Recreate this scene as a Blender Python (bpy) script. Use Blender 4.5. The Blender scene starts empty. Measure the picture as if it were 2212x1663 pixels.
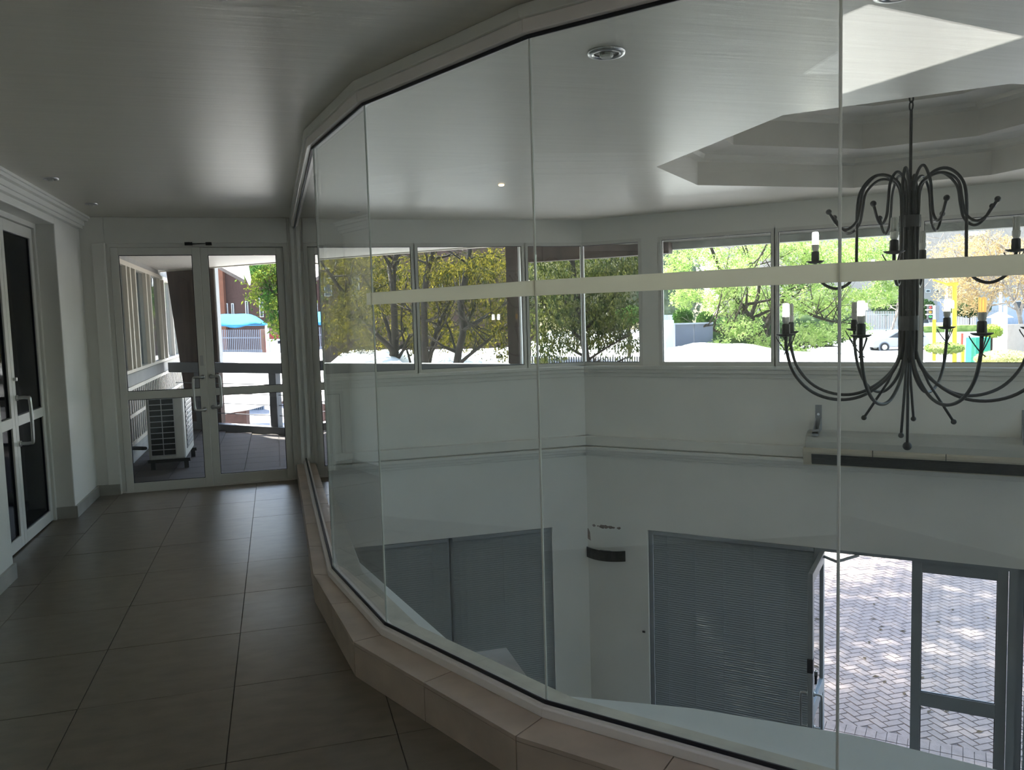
import bpy, bmesh, math, random
from mathutils import Vector, Matrix
random.seed(7)
ORD = ['first', 'second', 'third', 'fourth', 'fifth', 'sixth', 'seventh', 'eighth', 'ninth', 'tenth', 'eleventh', 'twelfth', 'thirteenth', 'fourteenth', 'fifteenth', 'sixteenth']
R = math.radians
S = bpy.context.scene
COL = S.collection

# ------------------------------------------------------------------ camera
FPX, YAW, TILT, ROLL, EYE = 1766.5, R(16.0277), R(4.84708), R(-1.66573), 1.6
_f0 = Vector((math.sin(YAW), math.cos(YAW), 0)); _r0 = Vector((math.cos(YAW), -math.sin(YAW), 0)); _u0 = Vector((0, 0, 1))
_F = _f0*math.cos(TILT) - _u0*math.sin(TILT); _up = _u0*math.cos(TILT) + _f0*math.sin(TILT)
_R = _r0*math.cos(ROLL) + _up*math.sin(ROLL); _U = _up*math.cos(ROLL) - _r0*math.sin(ROLL)
cam = bpy.data.objects.new('camera', bpy.data.cameras.new('camera')); COL.objects.link(cam)
cam.data.sensor_fit = 'HORIZONTAL'; cam.data.sensor_width = 36; cam.data.lens = FPX/2212*36
cam.data.clip_start = .05; cam.data.clip_end = 600
M = Matrix((_R, _U, -_F)).transposed().to_4x4(); M.translation = (0, 0, EYE)
cam.matrix_world = M
S.camera = cam

def at(u, v, d):
    """world point seen in direction (u, v) of the 2212x1663 frame, d metres ahead"""
    r = _F + _R*((u-1106)/FPX) - _U*((v-831.5)/FPX)
    return Vector((0, 0, EYE)) + r*(d/r.dot(_f0))

# ------------------------------------------------------------------ sky, sun, exposure
W = bpy.data.worlds.new('world'); S.world = W; W.use_nodes = True
nt = W.node_tree; nt.nodes.clear()
sky = nt.nodes.new('ShaderNodeTexSky'); sky.sky_type = 'NISHITA'; sky.sun_disc = False
SUN_H, SUN_E = R(-24), R(56)
sky.sun_elevation = SUN_E; sky.sun_rotation = SUN_H; sky.air_density = 1.2; sky.dust_density = 2.0
bg = nt.nodes.new('ShaderNodeBackground'); bg.inputs[1].default_value = .30
wo = nt.nodes.new('ShaderNodeOutputWorld')
nt.links.new(sky.outputs[0], bg.inputs[0]); nt.links.new(bg.outputs[0], wo.inputs[0])
sl = bpy.data.lights.new('sun', 'SUN'); sl.energy = 11; sl.angle = R(1.2); sl.color = (1, .95, .87)
so = bpy.data.objects.new('sun', sl); COL.objects.link(so)
_sd = Vector((math.sin(SUN_H)*math.cos(SUN_E), math.cos(SUN_H)*math.cos(SUN_E), math.sin(SUN_E)))
so.rotation_euler = _sd.to_track_quat('Z', 'Y').to_euler(); so.location = _sd*30
S.view_settings.view_transform = 'Standard'; S.view_settings.look = 'None'
S.view_settings.gamma = 1; S.view_settings.use_curve_mapping = False
S.view_settings.exposure = 1.62
S.cycles.use_denoising = True
S.cycles.max_bounces = 10; S.cycles.diffuse_bounces = 6; S.cycles.transparent_max_bounces = 20
S.cycles.glossy_bounces = 4; S.cycles.adaptive_threshold = .06

# ------------------------------------------------------------------ materials
def mat(name, col, rough=.6, metal=0, var=0, vscale=4, bump=0, bscale=30, stretch=(1, 1, 1), emit=None, spec=None, col2=None):
    m = bpy.data.materials.new(name); m.use_nodes = True
    t = m.node_tree; b = t.nodes['Principled BSDF']
    b.inputs['Base Color'].default_value = (*col, 1); b.inputs['Roughness'].default_value = rough
    b.inputs['Metallic'].default_value = metal
    if spec is not None: b.inputs['Specular IOR Level'].default_value = spec
    tc = t.nodes.new('ShaderNodeTexCoord'); mp = t.nodes.new('ShaderNodeMapping'); mp.inputs['Scale'].default_value = stretch
    t.links.new(tc.outputs['Object'], mp.inputs[0])
    n = t.nodes.new('ShaderNodeTexNoise'); n.inputs['Scale'].default_value = vscale; n.inputs['Detail'].default_value = 5
    t.links.new(mp.outputs[0], n.inputs['Vector'])
    rp = t.nodes.new('ShaderNodeValToRGB')
    c1 = [max(0, c*(1-var)) for c in col]; c2 = [min(1, c*(1+var)) for c in (col2 or col)]
    if col2: c1 = col
    rp.color_ramp.elements[0].position = .3; rp.color_ramp.elements[1].position = .7
    rp.color_ramp.elements[0].color = (*c1, 1); rp.color_ramp.elements[1].color = (*c2, 1)
    t.links.new(n.outputs['Fac'], rp.inputs[0]); t.links.new(rp.outputs[0], b.inputs['Base Color'])
    if bump:
        n2 = t.nodes.new('ShaderNodeTexNoise'); n2.inputs['Scale'].default_value = bscale; n2.inputs['Detail'].default_value = 4
        t.links.new(mp.outputs[0], n2.inputs['Vector'])
        bp = t.nodes.new('ShaderNodeBump'); bp.inputs['Strength'].default_value = bump; bp.inputs['Distance'].default_value = .02
        t.links.new(n2.outputs['Fac'], bp.inputs['Height']); t.links.new(bp.outputs[0], b.inputs['Normal'])
    if emit:
        b.inputs['Emission Color'].default_value = (*emit[0], 1); b.inputs['Emission Strength'].default_value = emit[1]
    return m

def glass_mat(name, tint=(.9, .95, .93), refl=1.0):
    m = bpy.data.materials.new(name); m.use_nodes = True; t = m.node_tree; t.nodes.clear()
    o = t.nodes.new('ShaderNodeOutputMaterial'); mx = t.nodes.new('ShaderNodeMixShader')
    tr = t.nodes.new('ShaderNodeBsdfTransparent'); tr.inputs[0].default_value = (*tint, 1)
    gl = t.nodes.new('ShaderNodeBsdfGlossy'); gl.inputs['Roughness'].default_value = 0.0; gl.inputs[0].default_value = (1, 1, 1, 1)
    lw = t.nodes.new('ShaderNodeLayerWeight'); lw.inputs['Blend'].default_value = .5
    pw = t.nodes.new('ShaderNodeMath'); pw.operation = 'POWER'; pw.inputs[1].default_value = 5
    ma = t.nodes.new('ShaderNodeMath'); ma.operation = 'MULTIPLY_ADD'; ma.inputs[1].default_value = .96*refl; ma.inputs[2].default_value = .04*refl
    t.links.new(lw.outputs['Facing'], pw.inputs[0]); t.links.new(pw.outputs[0], ma.inputs[0]); t.links.new(ma.outputs[0], mx.inputs[0])
    t.links.new(tr.outputs[0], mx.inputs[1]); t.links.new(gl.outputs[0], mx.inputs[2]); t.links.new(mx.outputs[0], o.inputs[0])
    return m

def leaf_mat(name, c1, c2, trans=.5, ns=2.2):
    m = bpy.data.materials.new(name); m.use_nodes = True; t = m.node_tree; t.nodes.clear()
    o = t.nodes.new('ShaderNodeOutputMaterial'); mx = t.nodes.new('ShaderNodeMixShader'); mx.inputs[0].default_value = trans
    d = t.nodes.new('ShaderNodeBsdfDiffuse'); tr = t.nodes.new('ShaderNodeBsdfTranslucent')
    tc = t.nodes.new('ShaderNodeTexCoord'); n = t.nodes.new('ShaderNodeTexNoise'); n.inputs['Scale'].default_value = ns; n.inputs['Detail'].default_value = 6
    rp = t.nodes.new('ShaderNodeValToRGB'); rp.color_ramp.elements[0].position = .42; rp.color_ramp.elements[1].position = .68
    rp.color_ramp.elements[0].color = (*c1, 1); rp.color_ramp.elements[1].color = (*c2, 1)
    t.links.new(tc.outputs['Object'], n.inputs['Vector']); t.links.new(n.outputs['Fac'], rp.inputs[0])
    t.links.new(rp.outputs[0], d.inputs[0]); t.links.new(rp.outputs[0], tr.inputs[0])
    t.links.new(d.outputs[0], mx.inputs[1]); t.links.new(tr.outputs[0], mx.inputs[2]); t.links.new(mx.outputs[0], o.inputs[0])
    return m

m_ceil = mat('ceiling_paint', (.63, .60, .525), .405, var=.03, vscale=3, bump=.11, bscale=4, stretch=(.55, 6, 1), spec=.8)
m_ceil2 = mat('recess_paint', (.63, .61, .57), .6, var=.03)
m_wall = mat('wall_paint', (.74, .73, .69), .55, var=.03, vscale=2, bump=.03, bscale=60)
m_wall_lit = mat('wall_paint_brightened', (.83, .82, .78), .55, var=.03, vscale=2, bump=.03, bscale=60)  # same wall paint, lightened to stand in for stronger light in the atrium
m_trim = mat('trim_paint', (.76, .75, .71), .45, var=.02)
m_tile = mat('floor_tile', (.165, .137, .103), .33, var=.14, vscale=7, bump=.03, bscale=9, stretch=(1, 2, 1))
m_grout = mat('grout', (.085, .072, .058), .9, var=.1)
m_kerb = mat('kerb_tile', (.52, .42, .345), .42, var=.12, vscale=6)
m_skirt = mat('skirting_tile', (.36, .345, .31), .4, var=.12, vscale=6)
m_alu = mat('white_aluminium', (.70, .69, .65), .35, var=.02)
m_track = mat('track_aluminium', (.86, .81, .79), .35, var=.03)
m_galu = mat('grey_aluminium', (.30, .32, .34), .4, var=.05)
m_black = mat('black_rubber', (.012, .012, .02), .5)
m_dark = mat('dark_glass', (.004, .005, .008), .08, spec=.04)
m_steel = mat('brushed_steel', (.55, .55, .55), .3, 1.0, var=.05)
m_chrome = mat('chrome', (.75, .75, .75), .12, 1.0)
m_iron = mat('wrought_iron', (.035, .038, .042), .5, .3, var=.25, vscale=20, bump=.1, bscale=60)
m_glass = glass_mat('partition_glass', (.95, .98, .97), 1.4)
m_wglass = glass_mat('window_glass', (.97, .985, .98))
m_edge = mat('silicone', (.62, .64, .60), .5)
m_sill = mat('stone_sill', (.60, .57, .50), .6, var=.12, vscale=9)
m_ledge = mat('ledge_paint', (.74, .76, .76), .6, var=.03)
m_lamp = mat('lamp_plastic', (.62, .62, .58), .4)
m_tube = mat('unlit_tube', (.62, .62, .58), .35)
m_lit = mat('lit_tube', (.9, .9, .85), .4, emit=((1, .93, .80), 14))
m_amber = mat('amber_tube', (.8, .55, .2), .4, emit=((1, .60, .18), .34))
m_ac = mat('heater_casing', (.50, .51, .48), .5, var=.05)
m_acb = mat('heater_beige', (.55, .50, .40), .45, var=.06)
m_grille = mat('heater_grille', (.012, .014, .015), .6, var=.2, vscale=30)
m_slat = mat('blind_slat', (.25, .27, .28), .45, var=.04, vscale=10)
m_brown = mat('brown_panel', (.085, .055, .045), .55, var=.35, vscale=3, stretch=(4, 4, .6), bump=.05)
m_sof = mat('soffit_paint', (.72, .68, .60), .6, var=.03)
m_conc = mat('grey_beam', (.17, .18, .20), .6, var=.1)
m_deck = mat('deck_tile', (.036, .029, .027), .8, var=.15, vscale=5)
m_brick = mat('paving_brick', (.33, .268, .252), .85, var=.14, vscale=14, bump=.2, bscale=60)
m_bjoint = mat('paving_joint', (.22, .19, .19), .95, var=.2)
m_white = mat('shade_net_white', (.90, .90, .88), .8, var=.02, spec=.1)
m_asph = mat('asphalt', (.30, .29, .30), .9, var=.15, vscale=6)
m_bark = mat('bark', (.030, .020, .013), .9, var=.4, vscale=9, bump=.4, bscale=20)
m_bark2 = mat('pale_bark', (.30, .25, .21), .9, var=.3, vscale=9)
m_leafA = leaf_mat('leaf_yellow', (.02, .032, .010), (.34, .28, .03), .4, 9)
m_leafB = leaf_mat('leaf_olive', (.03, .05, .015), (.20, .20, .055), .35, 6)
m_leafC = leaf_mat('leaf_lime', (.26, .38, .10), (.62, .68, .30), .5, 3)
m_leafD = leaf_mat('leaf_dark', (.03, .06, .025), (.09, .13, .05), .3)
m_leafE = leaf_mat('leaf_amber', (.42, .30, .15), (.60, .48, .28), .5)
m_rbrick = mat('red_brick', (.085, .045, .035), .9, var=.25, vscale=12)
m_beige = mat('beige_render', (.48, .40, .34), .9, var=.06)
# ------------------------------------------------------------------ builders
class MB:
    def __init__(s): s.v = []; s.f = []
    def add(s, vs, fs):
        k = len(s.v); s.v += [tuple(q) for q in vs]; s.f += [tuple(i+k for i in f) for f in fs]; return s
    def hexa(s, p):
        return s.add(p, [(0, 3, 2, 1), (4, 5, 6, 7), (0, 1, 5, 4), (1, 2, 6, 5), (2, 3, 7, 6), (3, 0, 4, 7)])
    def box(s, x0, x1, y0, y1, z0, z1):
        return s.hexa([(x0, y0, z0), (x1, y0, z0), (x1, y1, z0), (x0, y1, z0), (x0, y0, z1), (x1, y0, z1), (x1, y1, z1), (x0, y1, z1)])
    def bar(s, a, b, w, h, up=(0, 0, 1)):
        a, b = Vector(a), Vector(b); d = (b-a).normalized(); up = Vector(up)
        if abs(d.dot(up)) > .98: up = Vector((1, 0, 0))
        x = d.cross(up).normalized()*w/2; y = x.cross(d).normalized()*h/2
        return s.hexa([a-x-y, a+x-y, b+x-y, b-x-y, a-x+y, a+x+y, b+x+y, b-x+y])
    def prism(s, poly, z0, z1):
        n = len(poly); vs = [(p[0], p[1], z0) for p in poly]+[(p[0], p[1], z1) for p in poly]
        fs = [tuple(range(n-1, -1, -1)), tuple(range(n, 2*n))]+[(i, (i+1) % n, n+(i+1) % n, n+i) for i in range(n)]
        return s.add(vs, fs)
    def tube(s, pts, r, seg=8, cap=True):
        pts = [Vector(p) for p in pts]; n = len(pts); rs = r if isinstance(r, (list, tuple)) else [r]*n
        t0 = (pts[1]-pts[0]).normalized(); a = Vector((0, 0, 1)) if abs(t0.z) < .9 else Vector((1, 0, 0))
        x = t0.cross(a).normalized(); vs = []; fs = []
        for i, p in enumerate(pts):
            t = (pts[min(i+1, n-1)]-pts[max(i-1, 0)]).normalized()
            x = (x-t*x.dot(t)); x = x.normalized() if x.length > 1e-6 else t.orthogonal().normalized()
            y = t.cross(x)
            for k in range(seg):
                an = 2*math.pi*k/seg; vs.append(p+(x*math.cos(an)+y*math.sin(an))*rs[i])
        for i in range(n-1):
            for k in range(seg):
                fs.append((i*seg+k, i*seg+(k+1) % seg, (i+1)*seg+(k+1) % seg, (i+1)*seg+k))
        if cap: fs += [tuple(range(seg-1, -1, -1)), tuple(range((n-1)*seg, n*seg))]
        return s.add(vs, fs)
    def lathe(s, c, prof, seg=16):
        c = Vector(c); vs = []; fs = []; n = len(prof)
        for r, z in prof:
            for k in range(seg):
                an = 2*math.pi*k/seg; vs.append((c.x+r*math.cos(an), c.y+r*math.sin(an), c.z+z))
        for i in range(n-1):
            for k in range(seg): fs.append((i*seg+k, i*seg+(k+1) % seg, (i+1)*seg+(k+1) % seg, (i+1)*seg+k))
        fs += [tuple(range(seg-1, -1, -1)), tuple(range((n-1)*seg, n*seg))]
        return s.add(vs, fs)
    def ball(s, c, r, seg=10):
        h = seg//2
        return s.lathe(c, [(max(1e-4, r*math.sin(math.pi*i/h)), -r*math.cos(math.pi*i/h)) for i in range(h+1)], seg)
    def build(s, name, m, parent=None, smooth=False, bevel=0, origin=True):
        me = bpy.data.meshes.new(name); vs = s.v; loc = Vector((0, 0, 0))
        if parent is not None: off = root_loc(parent); vs = [(a-off.x, b-off.y, c-off.z) for a, b, c in vs]
        elif origin:
            xs, ys, zs = zip(*vs); loc = Vector(((min(xs)+max(xs))/2, (min(ys)+max(ys))/2, min(zs)))
            vs = [(a-loc.x, b-loc.y, c-loc.z) for a, b, c in vs]
        me.from_pydata(vs, [], s.f); me.update()
        if smooth:
            for p in me.polygons: p.use_smooth = True
        o = bpy.data.objects.new(name, me); COL.objects.link(o); o.location = loc
        o.data.materials.append(m if isinstance(m, bpy.types.Material) else m[0])
        if parent is not None: o.parent = parent
        if bevel:
            md = o.modifiers.new('bevel', 'BEVEL'); md.width = bevel; md.segments = 2; md.limit_method = 'ANGLE'
        return o
def root_loc(o):
    l = Vector(o.location)
    while o.parent is not None: o = o.parent; l += Vector(o.location)
    return l
def empty(name, loc=(0, 0, 0)):
    o = bpy.data.objects.new(name, None); COL.objects.link(o); o.location = loc; o.empty_display_size = .1; return o
def tag(o, label, cat=None, group=None, kind=None):
    o['label'] = label
    if cat: o['category'] = cat
    if group: o['group'] = group
    if kind: o['kind'] = kind
    return o
def thing(name, loc, label, cat, group=None): return tag(empty(name, loc), label, cat, group)
def struct(o, label, cat): return tag(o, label, cat, kind='structure')
def smooth_path(pts, n=6):
    pts = [Vector(p) for p in pts]; q = [pts[0]*2-pts[1]]+pts+[pts[-1]*2-pts[-2]]; out = []
    for i in range(1, len(q)-2):
        for k in range(n):
            t = k/n; a, b, c, d = q[i-1], q[i], q[i+1], q[i+2]
            out.append(.5*((2*b)+(c-a)*t+(2*a-5*b+4*c-d)*t*t+(3*b-a-3*c+d)*t**3))
    return out+[pts[-1]]
class Fr:
    """wall frame: s along the wall, d into the room, z up"""
    def __init__(s, o, e, n): s.o = Vector((*o, 0)); s.e = Vector((*e, 0)).normalized(); s.n = Vector((*n, 0)).normalized()
    def p(s, a, d, z): q = s.o+s.e*a+s.n*d; return (q.x, q.y, z)
    def box(s, mb, a0, a1, d0, d1, z0, z1):
        return mb.hexa([s.p(a0, d0, z0), s.p(a1, d0, z0), s.p(a1, d1, z0), s.p(a0, d1, z0), s.p(a0, d0, z1), s.p(a1, d0, z1), s.p(a1, d1, z1), s.p(a0, d1, z1)])
LW = Fr((0, 8.62), (1, 0), (0, -1))                        # window wall facing the corridor's end
DG = Fr((3.33, 8.62), (1, -1), (-1, -1))                   # diagonal front wall with the entrance
RW = Fr((8.17, 3.78), (0, -1), (-1, 0))                    # its mirror image on the right
CEIL, LOW, HEAD, SILL, WTOP = 2.63, -2.9, -.785, 1.02, 2.385
DLEN = 6.845

# ------------------------------------------------------------------ floor of the upper corridor
mb = MB(); mb.prism([(-2.0, -1.3), (8.2, -1.3), (8.2, .58), (4.2, .58), (3.2, .75), (2.2, 1.2), (1.4, 1.85), (.75, 2.65), (.32, 3.65), (.2, 4.7), (.2, 8.7), (-2.0, 8.7)], -.35, -.004)
floor = struct(mb.build('floor', m_grout, origin=False), 'beige stone tiled floor of the upper corridor', 'floor')
TX, TY, TW, TH = -.252, 3.056, .628, .655
tile_mesh = None
for i in range(-3, 3):
    for j in range(-3, 9):
        x0 = TX+i*TW; y0 = TY+j*TH; x1 = x0+TW; y1 = y0+TH
        a, b, c, d = max(x0, -1.95), min(x1, 1.55), y0, min(y1, 8.6)
        lim = .26 if y0 > 4.3 else (.45 if y0 > 3.5 else (1.0 if y0 > 2.3 else 1.55))
        b = min(b, lim)
        if b-a < .05 or d-c < .05: continue
        g = .002
        t = MB().box(a+g, b-g, c+g, d-g, -.02, 0.0).build('tile', m_tile, floor)
        t.location.z = random.uniform(-.0006, .0006)
        
# ------------------------------------------------------------------ ceiling with the octagonal recess and the skylight
OC = (4.18, 4.67); OA, OB = 1.50, .76
def octa(k=1.0):
    a, b = OA*k, OB*k
    return [(OC[0]+x, OC[1]+y) for x, y in [(a, b), (b, a), (-b, a), (-a, b), (-a, -b), (-b, -a), (b, -a), (a, -b)]]
SK = (.12, 1.11, .48, 1.39)
outer = [(-2.0, -1.3), (8.4, -1.3), (8.4, 3.75), (3.4, 8.75), (-2.0, 8.75)]
bm = bmesh.new(); loops = [outer, octa(), [(SK[0], SK[2]), (SK[1], SK[2]), (SK[1], SK[3]), (SK[0], SK[3])]]; ed = []
for lp in loops:
    vs = [bm.verts.new((x, y, CEIL)) for x, y in lp]
    ed += [bm.edges.new((vs[i], vs[(i+1) % len(vs)])) for i in range(len(vs))]
bmesh.ops.triangle_fill(bm, use_beauty=True, use_dissolve=False, edges=ed, normal=(0, 0, -1))
me = bpy.data.meshes.new('ceiling'); bm.to_mesh(me); bm.free(); me.materials.append(m_ceil)
ceil = bpy.data.objects.new('ceiling', me); COL.objects.link(ceil); struct(ceil, 'pale glossy painted ceiling over corridor and atrium', 'ceiling')
mb = MB()                                                     # stepped octagonal recess
def ring(mb, k0, z0, k1, z1):
    a = octa(k0); b = octa(k1); n = 8
    mb.add([(x, y, z0) for x, y in a]+[(x, y, z1) for x, y in b], [(i, (i+1) % n, n+(i+1) % n, n+i) for i in range(n)])
for k0, z0, k1, z1 in [(1.0, CEIL, 1.0, 2.82), (1.0, 2.82, .965, 2.835), (.965, 2.835, .955, 2.87), (.955, 2.87, .80, 2.90), (.80, 2.90, .80, 3.10), (.80, 3.10, .77, 3.12), (.77, 3.12, .76, 3.15), (.76, 3.15, .60, 3.17), (.60, 3.17, .60, 3.34)]:
    ring(mb, k0, z0, k1, z1)
mb.add([(x, y, 3.34) for x, y in octa(.60)], [tuple(range(8))])
mb.build('ceiling_recess', m_ceil2, ceil)
mb = MB(); x0, x1, y0, y1 = SK                                # skylight well
for a, b in [((x0, y0), (x1, y0)), ((x1, y0), (x1, y1)), ((x1, y1), (x0, y1)), ((x0, y1), (x0, y0))]:
    mb.add([(a[0], a[1], CEIL), (b[0], b[1], CEIL), (b[0], b[1], 3.0), (a[0], a[1], 3.0)], [(0, 1, 2, 3)])
mb.build('skylight_well', m_trim, ceil)
mb = MB(); cx, cy = (x0+x1)/2, (y0+y1)/2
sk = MB().add([(x0, y0, 3.0), (x1, y0, 3.0), (x1, y1, 3.0), (x0, y1, 3.0), (cx, cy, 3.3)], [(0, 1, 4), (1, 2, 4), (2, 3, 4), (3, 0, 4)]).build('skylight_glass', m_wglass, ceil)
# roof over everything, with openings for skylight
mb = MB()
for a, b, c, d in [(-6, SK[0]-.5, -3, 8.7), (SK[1]+.4, 8.4, -3, 3.7), (SK[0]-.5, SK[1]+.4, -3, SK[2]-.1), (SK[0]-.5, SK[1]+.4, SK[3]+.8, 8.7)]:
    if b > 8: mb.prism([(a, c), (b+1.2, c), (b+1.2, 3.4), (3.65, 9.35), (a, 9.35)], 3.4, 3.55)
    else: mb.box(a, b, c, d, 3.4, 3.55)
struct(mb.build('roof', m_conc, origin=False), 'flat roof slab above the atrium', 'roof')
mb = MB().prism([(-2.0, 8.7), (4.4, 8.7), (3.1, 10.0), (0.0, 13.1), (-2.0, 15.1)], 2.51, 2.56)
struct(mb.build('ceiling_balcony', m_sof, origin=False), 'cream painted soffit over the balcony', 'soffit')
MB().bar((-2.1, 15.2, 2.535), (3.0, 10.1, 2.535), .06, .08).build('soffit_edge', m_sof, bpy.data.objects['ceiling_balcony'])
mb = MB().prism([(-2.4, 8.7), (4.5, 8.7), (3.2, 10.1), (0.0, 13.3), (-2.4, 15.7)], 2.75, 2.85)
struct(mb.build('roof_balcony', m_conc, origin=False), 'roof slab above the balcony', 'roof')

# ------------------------------------------------------------------ corridor walls
XL = -1.70
mb = MB()
mb.box(-1.98, XL, -1.3, 5.88, -.02, CEIL).box(-1.98, XL, 7.60, 8.75, -.02, CEIL).box(-1.98, XL, 5.88, 7.60, 2.46, CEIL)
mb.box(-2.02, -1.96, 5.8, 7.7, -.02, 2.5)
wl = struct(mb.build('wall_left', m_wall, origin=False, bevel=.008), 'off-white plastered corridor wall with a recessed doorway', 'wall')
mb = MB().box(-1.98, 8.3, -1.45, -1.25, -.02, CEIL)
struct(mb.build('wall_back', m_wall, origin=False), 'off-white wall behind the viewer', 'wall')
mb = MB().box(XL-.02, -1.49, 8.5, 8.78, -.02, CEIL).box(-1.49, .165, 8.5, 8.78, 2.385, CEIL).box(.165, .34, 8.52, 8.78, -.02, CEIL)
mb.box(-1.60, -1.49, 8.475, 8.5, .10, 2.385)
struct(mb.build('wall_end', m_wall, origin=False, bevel=.006), 'off-white wall around the double doors', 'wall')
mb = MB()                                                     # cornice along left wall
for dx, z0, z1 in [(.035, 2.515, 2.545), (.05, 2.545, 2.585), (.085, 2.585, 2.61), (.10, 2.61, 2.63)]:
    mb.box(XL-.01, XL+dx, -1.25, 8.5, z0, z1)
struct(mb.build('trim_1', m_trim, origin=False), 'stepped plaster cornice along the left wall', 'cornice')
def skirting(n, segs, lab):
    r = None
    for (a, b) in segs:
        m = MB().bar((*a, .05), (*b, .05), .02, .1)
        if r is None: r = m.build(n, m_skirt, origin=False); struct(r, lab, 'skirting')
        else: m.build('skirting_tile', m_skirt, r)
skirting('baseboard_left', [((XL+.008, 7.59), (XL+.008, 8.49)), ((-1.88, 7.592), (XL, 7.592)), ((XL+.008, 5.3), (XL+.008, 5.88)), ((XL+.008, 4.7), (XL+.008, 5.297)), ((XL+.008, 4.1), (XL+.008, 4.697)), ((XL+.008, 3.0), (XL+.008, 4.097))], 'grey tile skirting along the left wall')
skirting('baseboard_end', [((-1.69, 8.49), (-1.50, 8.49))], 'grey tile skirting beside the double doors')

# ------------------------------------------------------------------ windowed walls of the atrium
def frame_window(n, fr, s0, s1, z0, z1, lab, m=m_alu, w=.035, gm=m_wglass, wl=None, wr=None):
    mb = MB(); e0, e1 = s0-w+(w if wl is None else wl), s1+w-(w if wr is None else wr); s0, s1 = e0, e1
    for a, b, c, d in [(s0+w-(wl if wl is not None else w+.005), s0+w, z0, z1), (s1-w, s1-w+(wr if wr is not None else w+.005), z0, z1), (s0+w, s1-w, z0, z0+w), (s0+w, s1-w, z1-w, z1)]:
        fr.box(mb, a, b, -.045, .02, c, d)
    o = struct(mb.build('window_%d' % n, m, origin=False), lab, 'window')
    g = MB(); fr.box(g, s0+w, s1-w, -.012, -.006, z0+w, z1-w); g.build('pane', gm, o)
    g = MB(); t = .006                                        # rubber gasket round the pane
    for a, b, c, d in [(s0+w, s0+w+t, z0+w, z1-w), (s1-w-t, s1-w, z0+w, z1-w), (s0+w, s1-w, z0+w, z0+w+t), (s0+w, s1-w, z1-w-t, z1-w)]:
        fr.box(g, a, b, -.005, .004, c, d)
    g.build('gasket', m_black, o)
    return o
def wall_body(fr, s0, s1, up_posts, low_posts, name, lab):
    mb = MB()
    fr.box(mb, s0, s1, -.14, .02, WTOP, CEIL+.02)             # bulkhead over the windows
    fr.box(mb, s0, s1, -.16, .05, HEAD, SILL-.03)             # wall between the storeys
    for a, b in up_posts: fr.box(mb, a, b, -.14, .02, SILL-.03, WTOP)
    for a, b in low_posts: fr.box(mb, a, b, -.16, .05, LOW, HEAD)
    return struct(mb.build(name, m_wall_lit, origin=False), lab, 'wall')
def moulding(fr, s0, s1, n, lab):
    mb = MB(); fr.box(mb, s0, s1, -.045, .12, SILL-.035, SILL); fr.box(mb, s0, s1, .04, .10, SILL-.075, SILL-.035); fr.box(mb, s0, s1, .04, .075, SILL-.12, SILL-.075)
    o = struct(mb.build('trim_%d' % n, m_trim, origin=False, bevel=.006), lab+' sill moulding under the windows', 'moulding')
    mb = MB(); fr.box(mb, s0, s1, .04, .115, .125, .235)
    mb.build('ledge_board', m_trim, o, bevel=.012)
    mb = MB(); fr.box(mb, s0, s1, .04, .165, .085, .120); fr.box(mb, s0, s1, .04, .125, .045, .085); fr.box(mb, s0, s1, .04, .08, .01, .045)
    mb.build('ledge_moulding', m_trim, o, bevel=.006)
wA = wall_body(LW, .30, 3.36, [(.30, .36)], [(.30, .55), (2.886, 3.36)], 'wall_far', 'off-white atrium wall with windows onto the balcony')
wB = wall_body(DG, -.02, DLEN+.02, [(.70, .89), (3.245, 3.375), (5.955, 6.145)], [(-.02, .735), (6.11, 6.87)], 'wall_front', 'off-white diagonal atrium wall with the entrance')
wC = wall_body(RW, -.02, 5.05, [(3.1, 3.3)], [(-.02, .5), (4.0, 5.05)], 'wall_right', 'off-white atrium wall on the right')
moulding(LW, .30, 3.42, 2, 'white'); moulding(DG, -.06, DLEN+.06, 3, 'white diagonal'); moulding(RW, -.06, 5.0, 4, 'white right')
k = 1
for fr, rng, lab in [(LW, [(.36, 1.444), (1.444, 2.659), (2.659, 3.33)], 'white framed window onto the balcony'),
                     (DG, [(0.0, .70), (.89, 2.088), (2.088, 3.245), (3.375, 4.757), (4.757, 5.955), (6.145, DLEN)], 'white framed window onto the car park'),
                     (RW, [(0, .7), (.7, 1.9), (1.9, 3.1)], 'white framed window in the right wall')]:
    for i, (a, b) in enumerate(rng):
        o = frame_window(k, fr, a, b, SILL, WTOP, lab+', %s from the left' % ORD[i], wl=.008 if (fr is DG and i == 0) else None, wr=.008 if (fr is LW and i == 2) else None); k += 1
# the low window at the far end beside the partition
o = frame_window(k, Fr((0, 8.57), (1, 0), (0, -1)), .42, .64, .14, .88, 'small low dark window beside the glass partition', m_alu, .03, m_dark); k += 1

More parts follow.
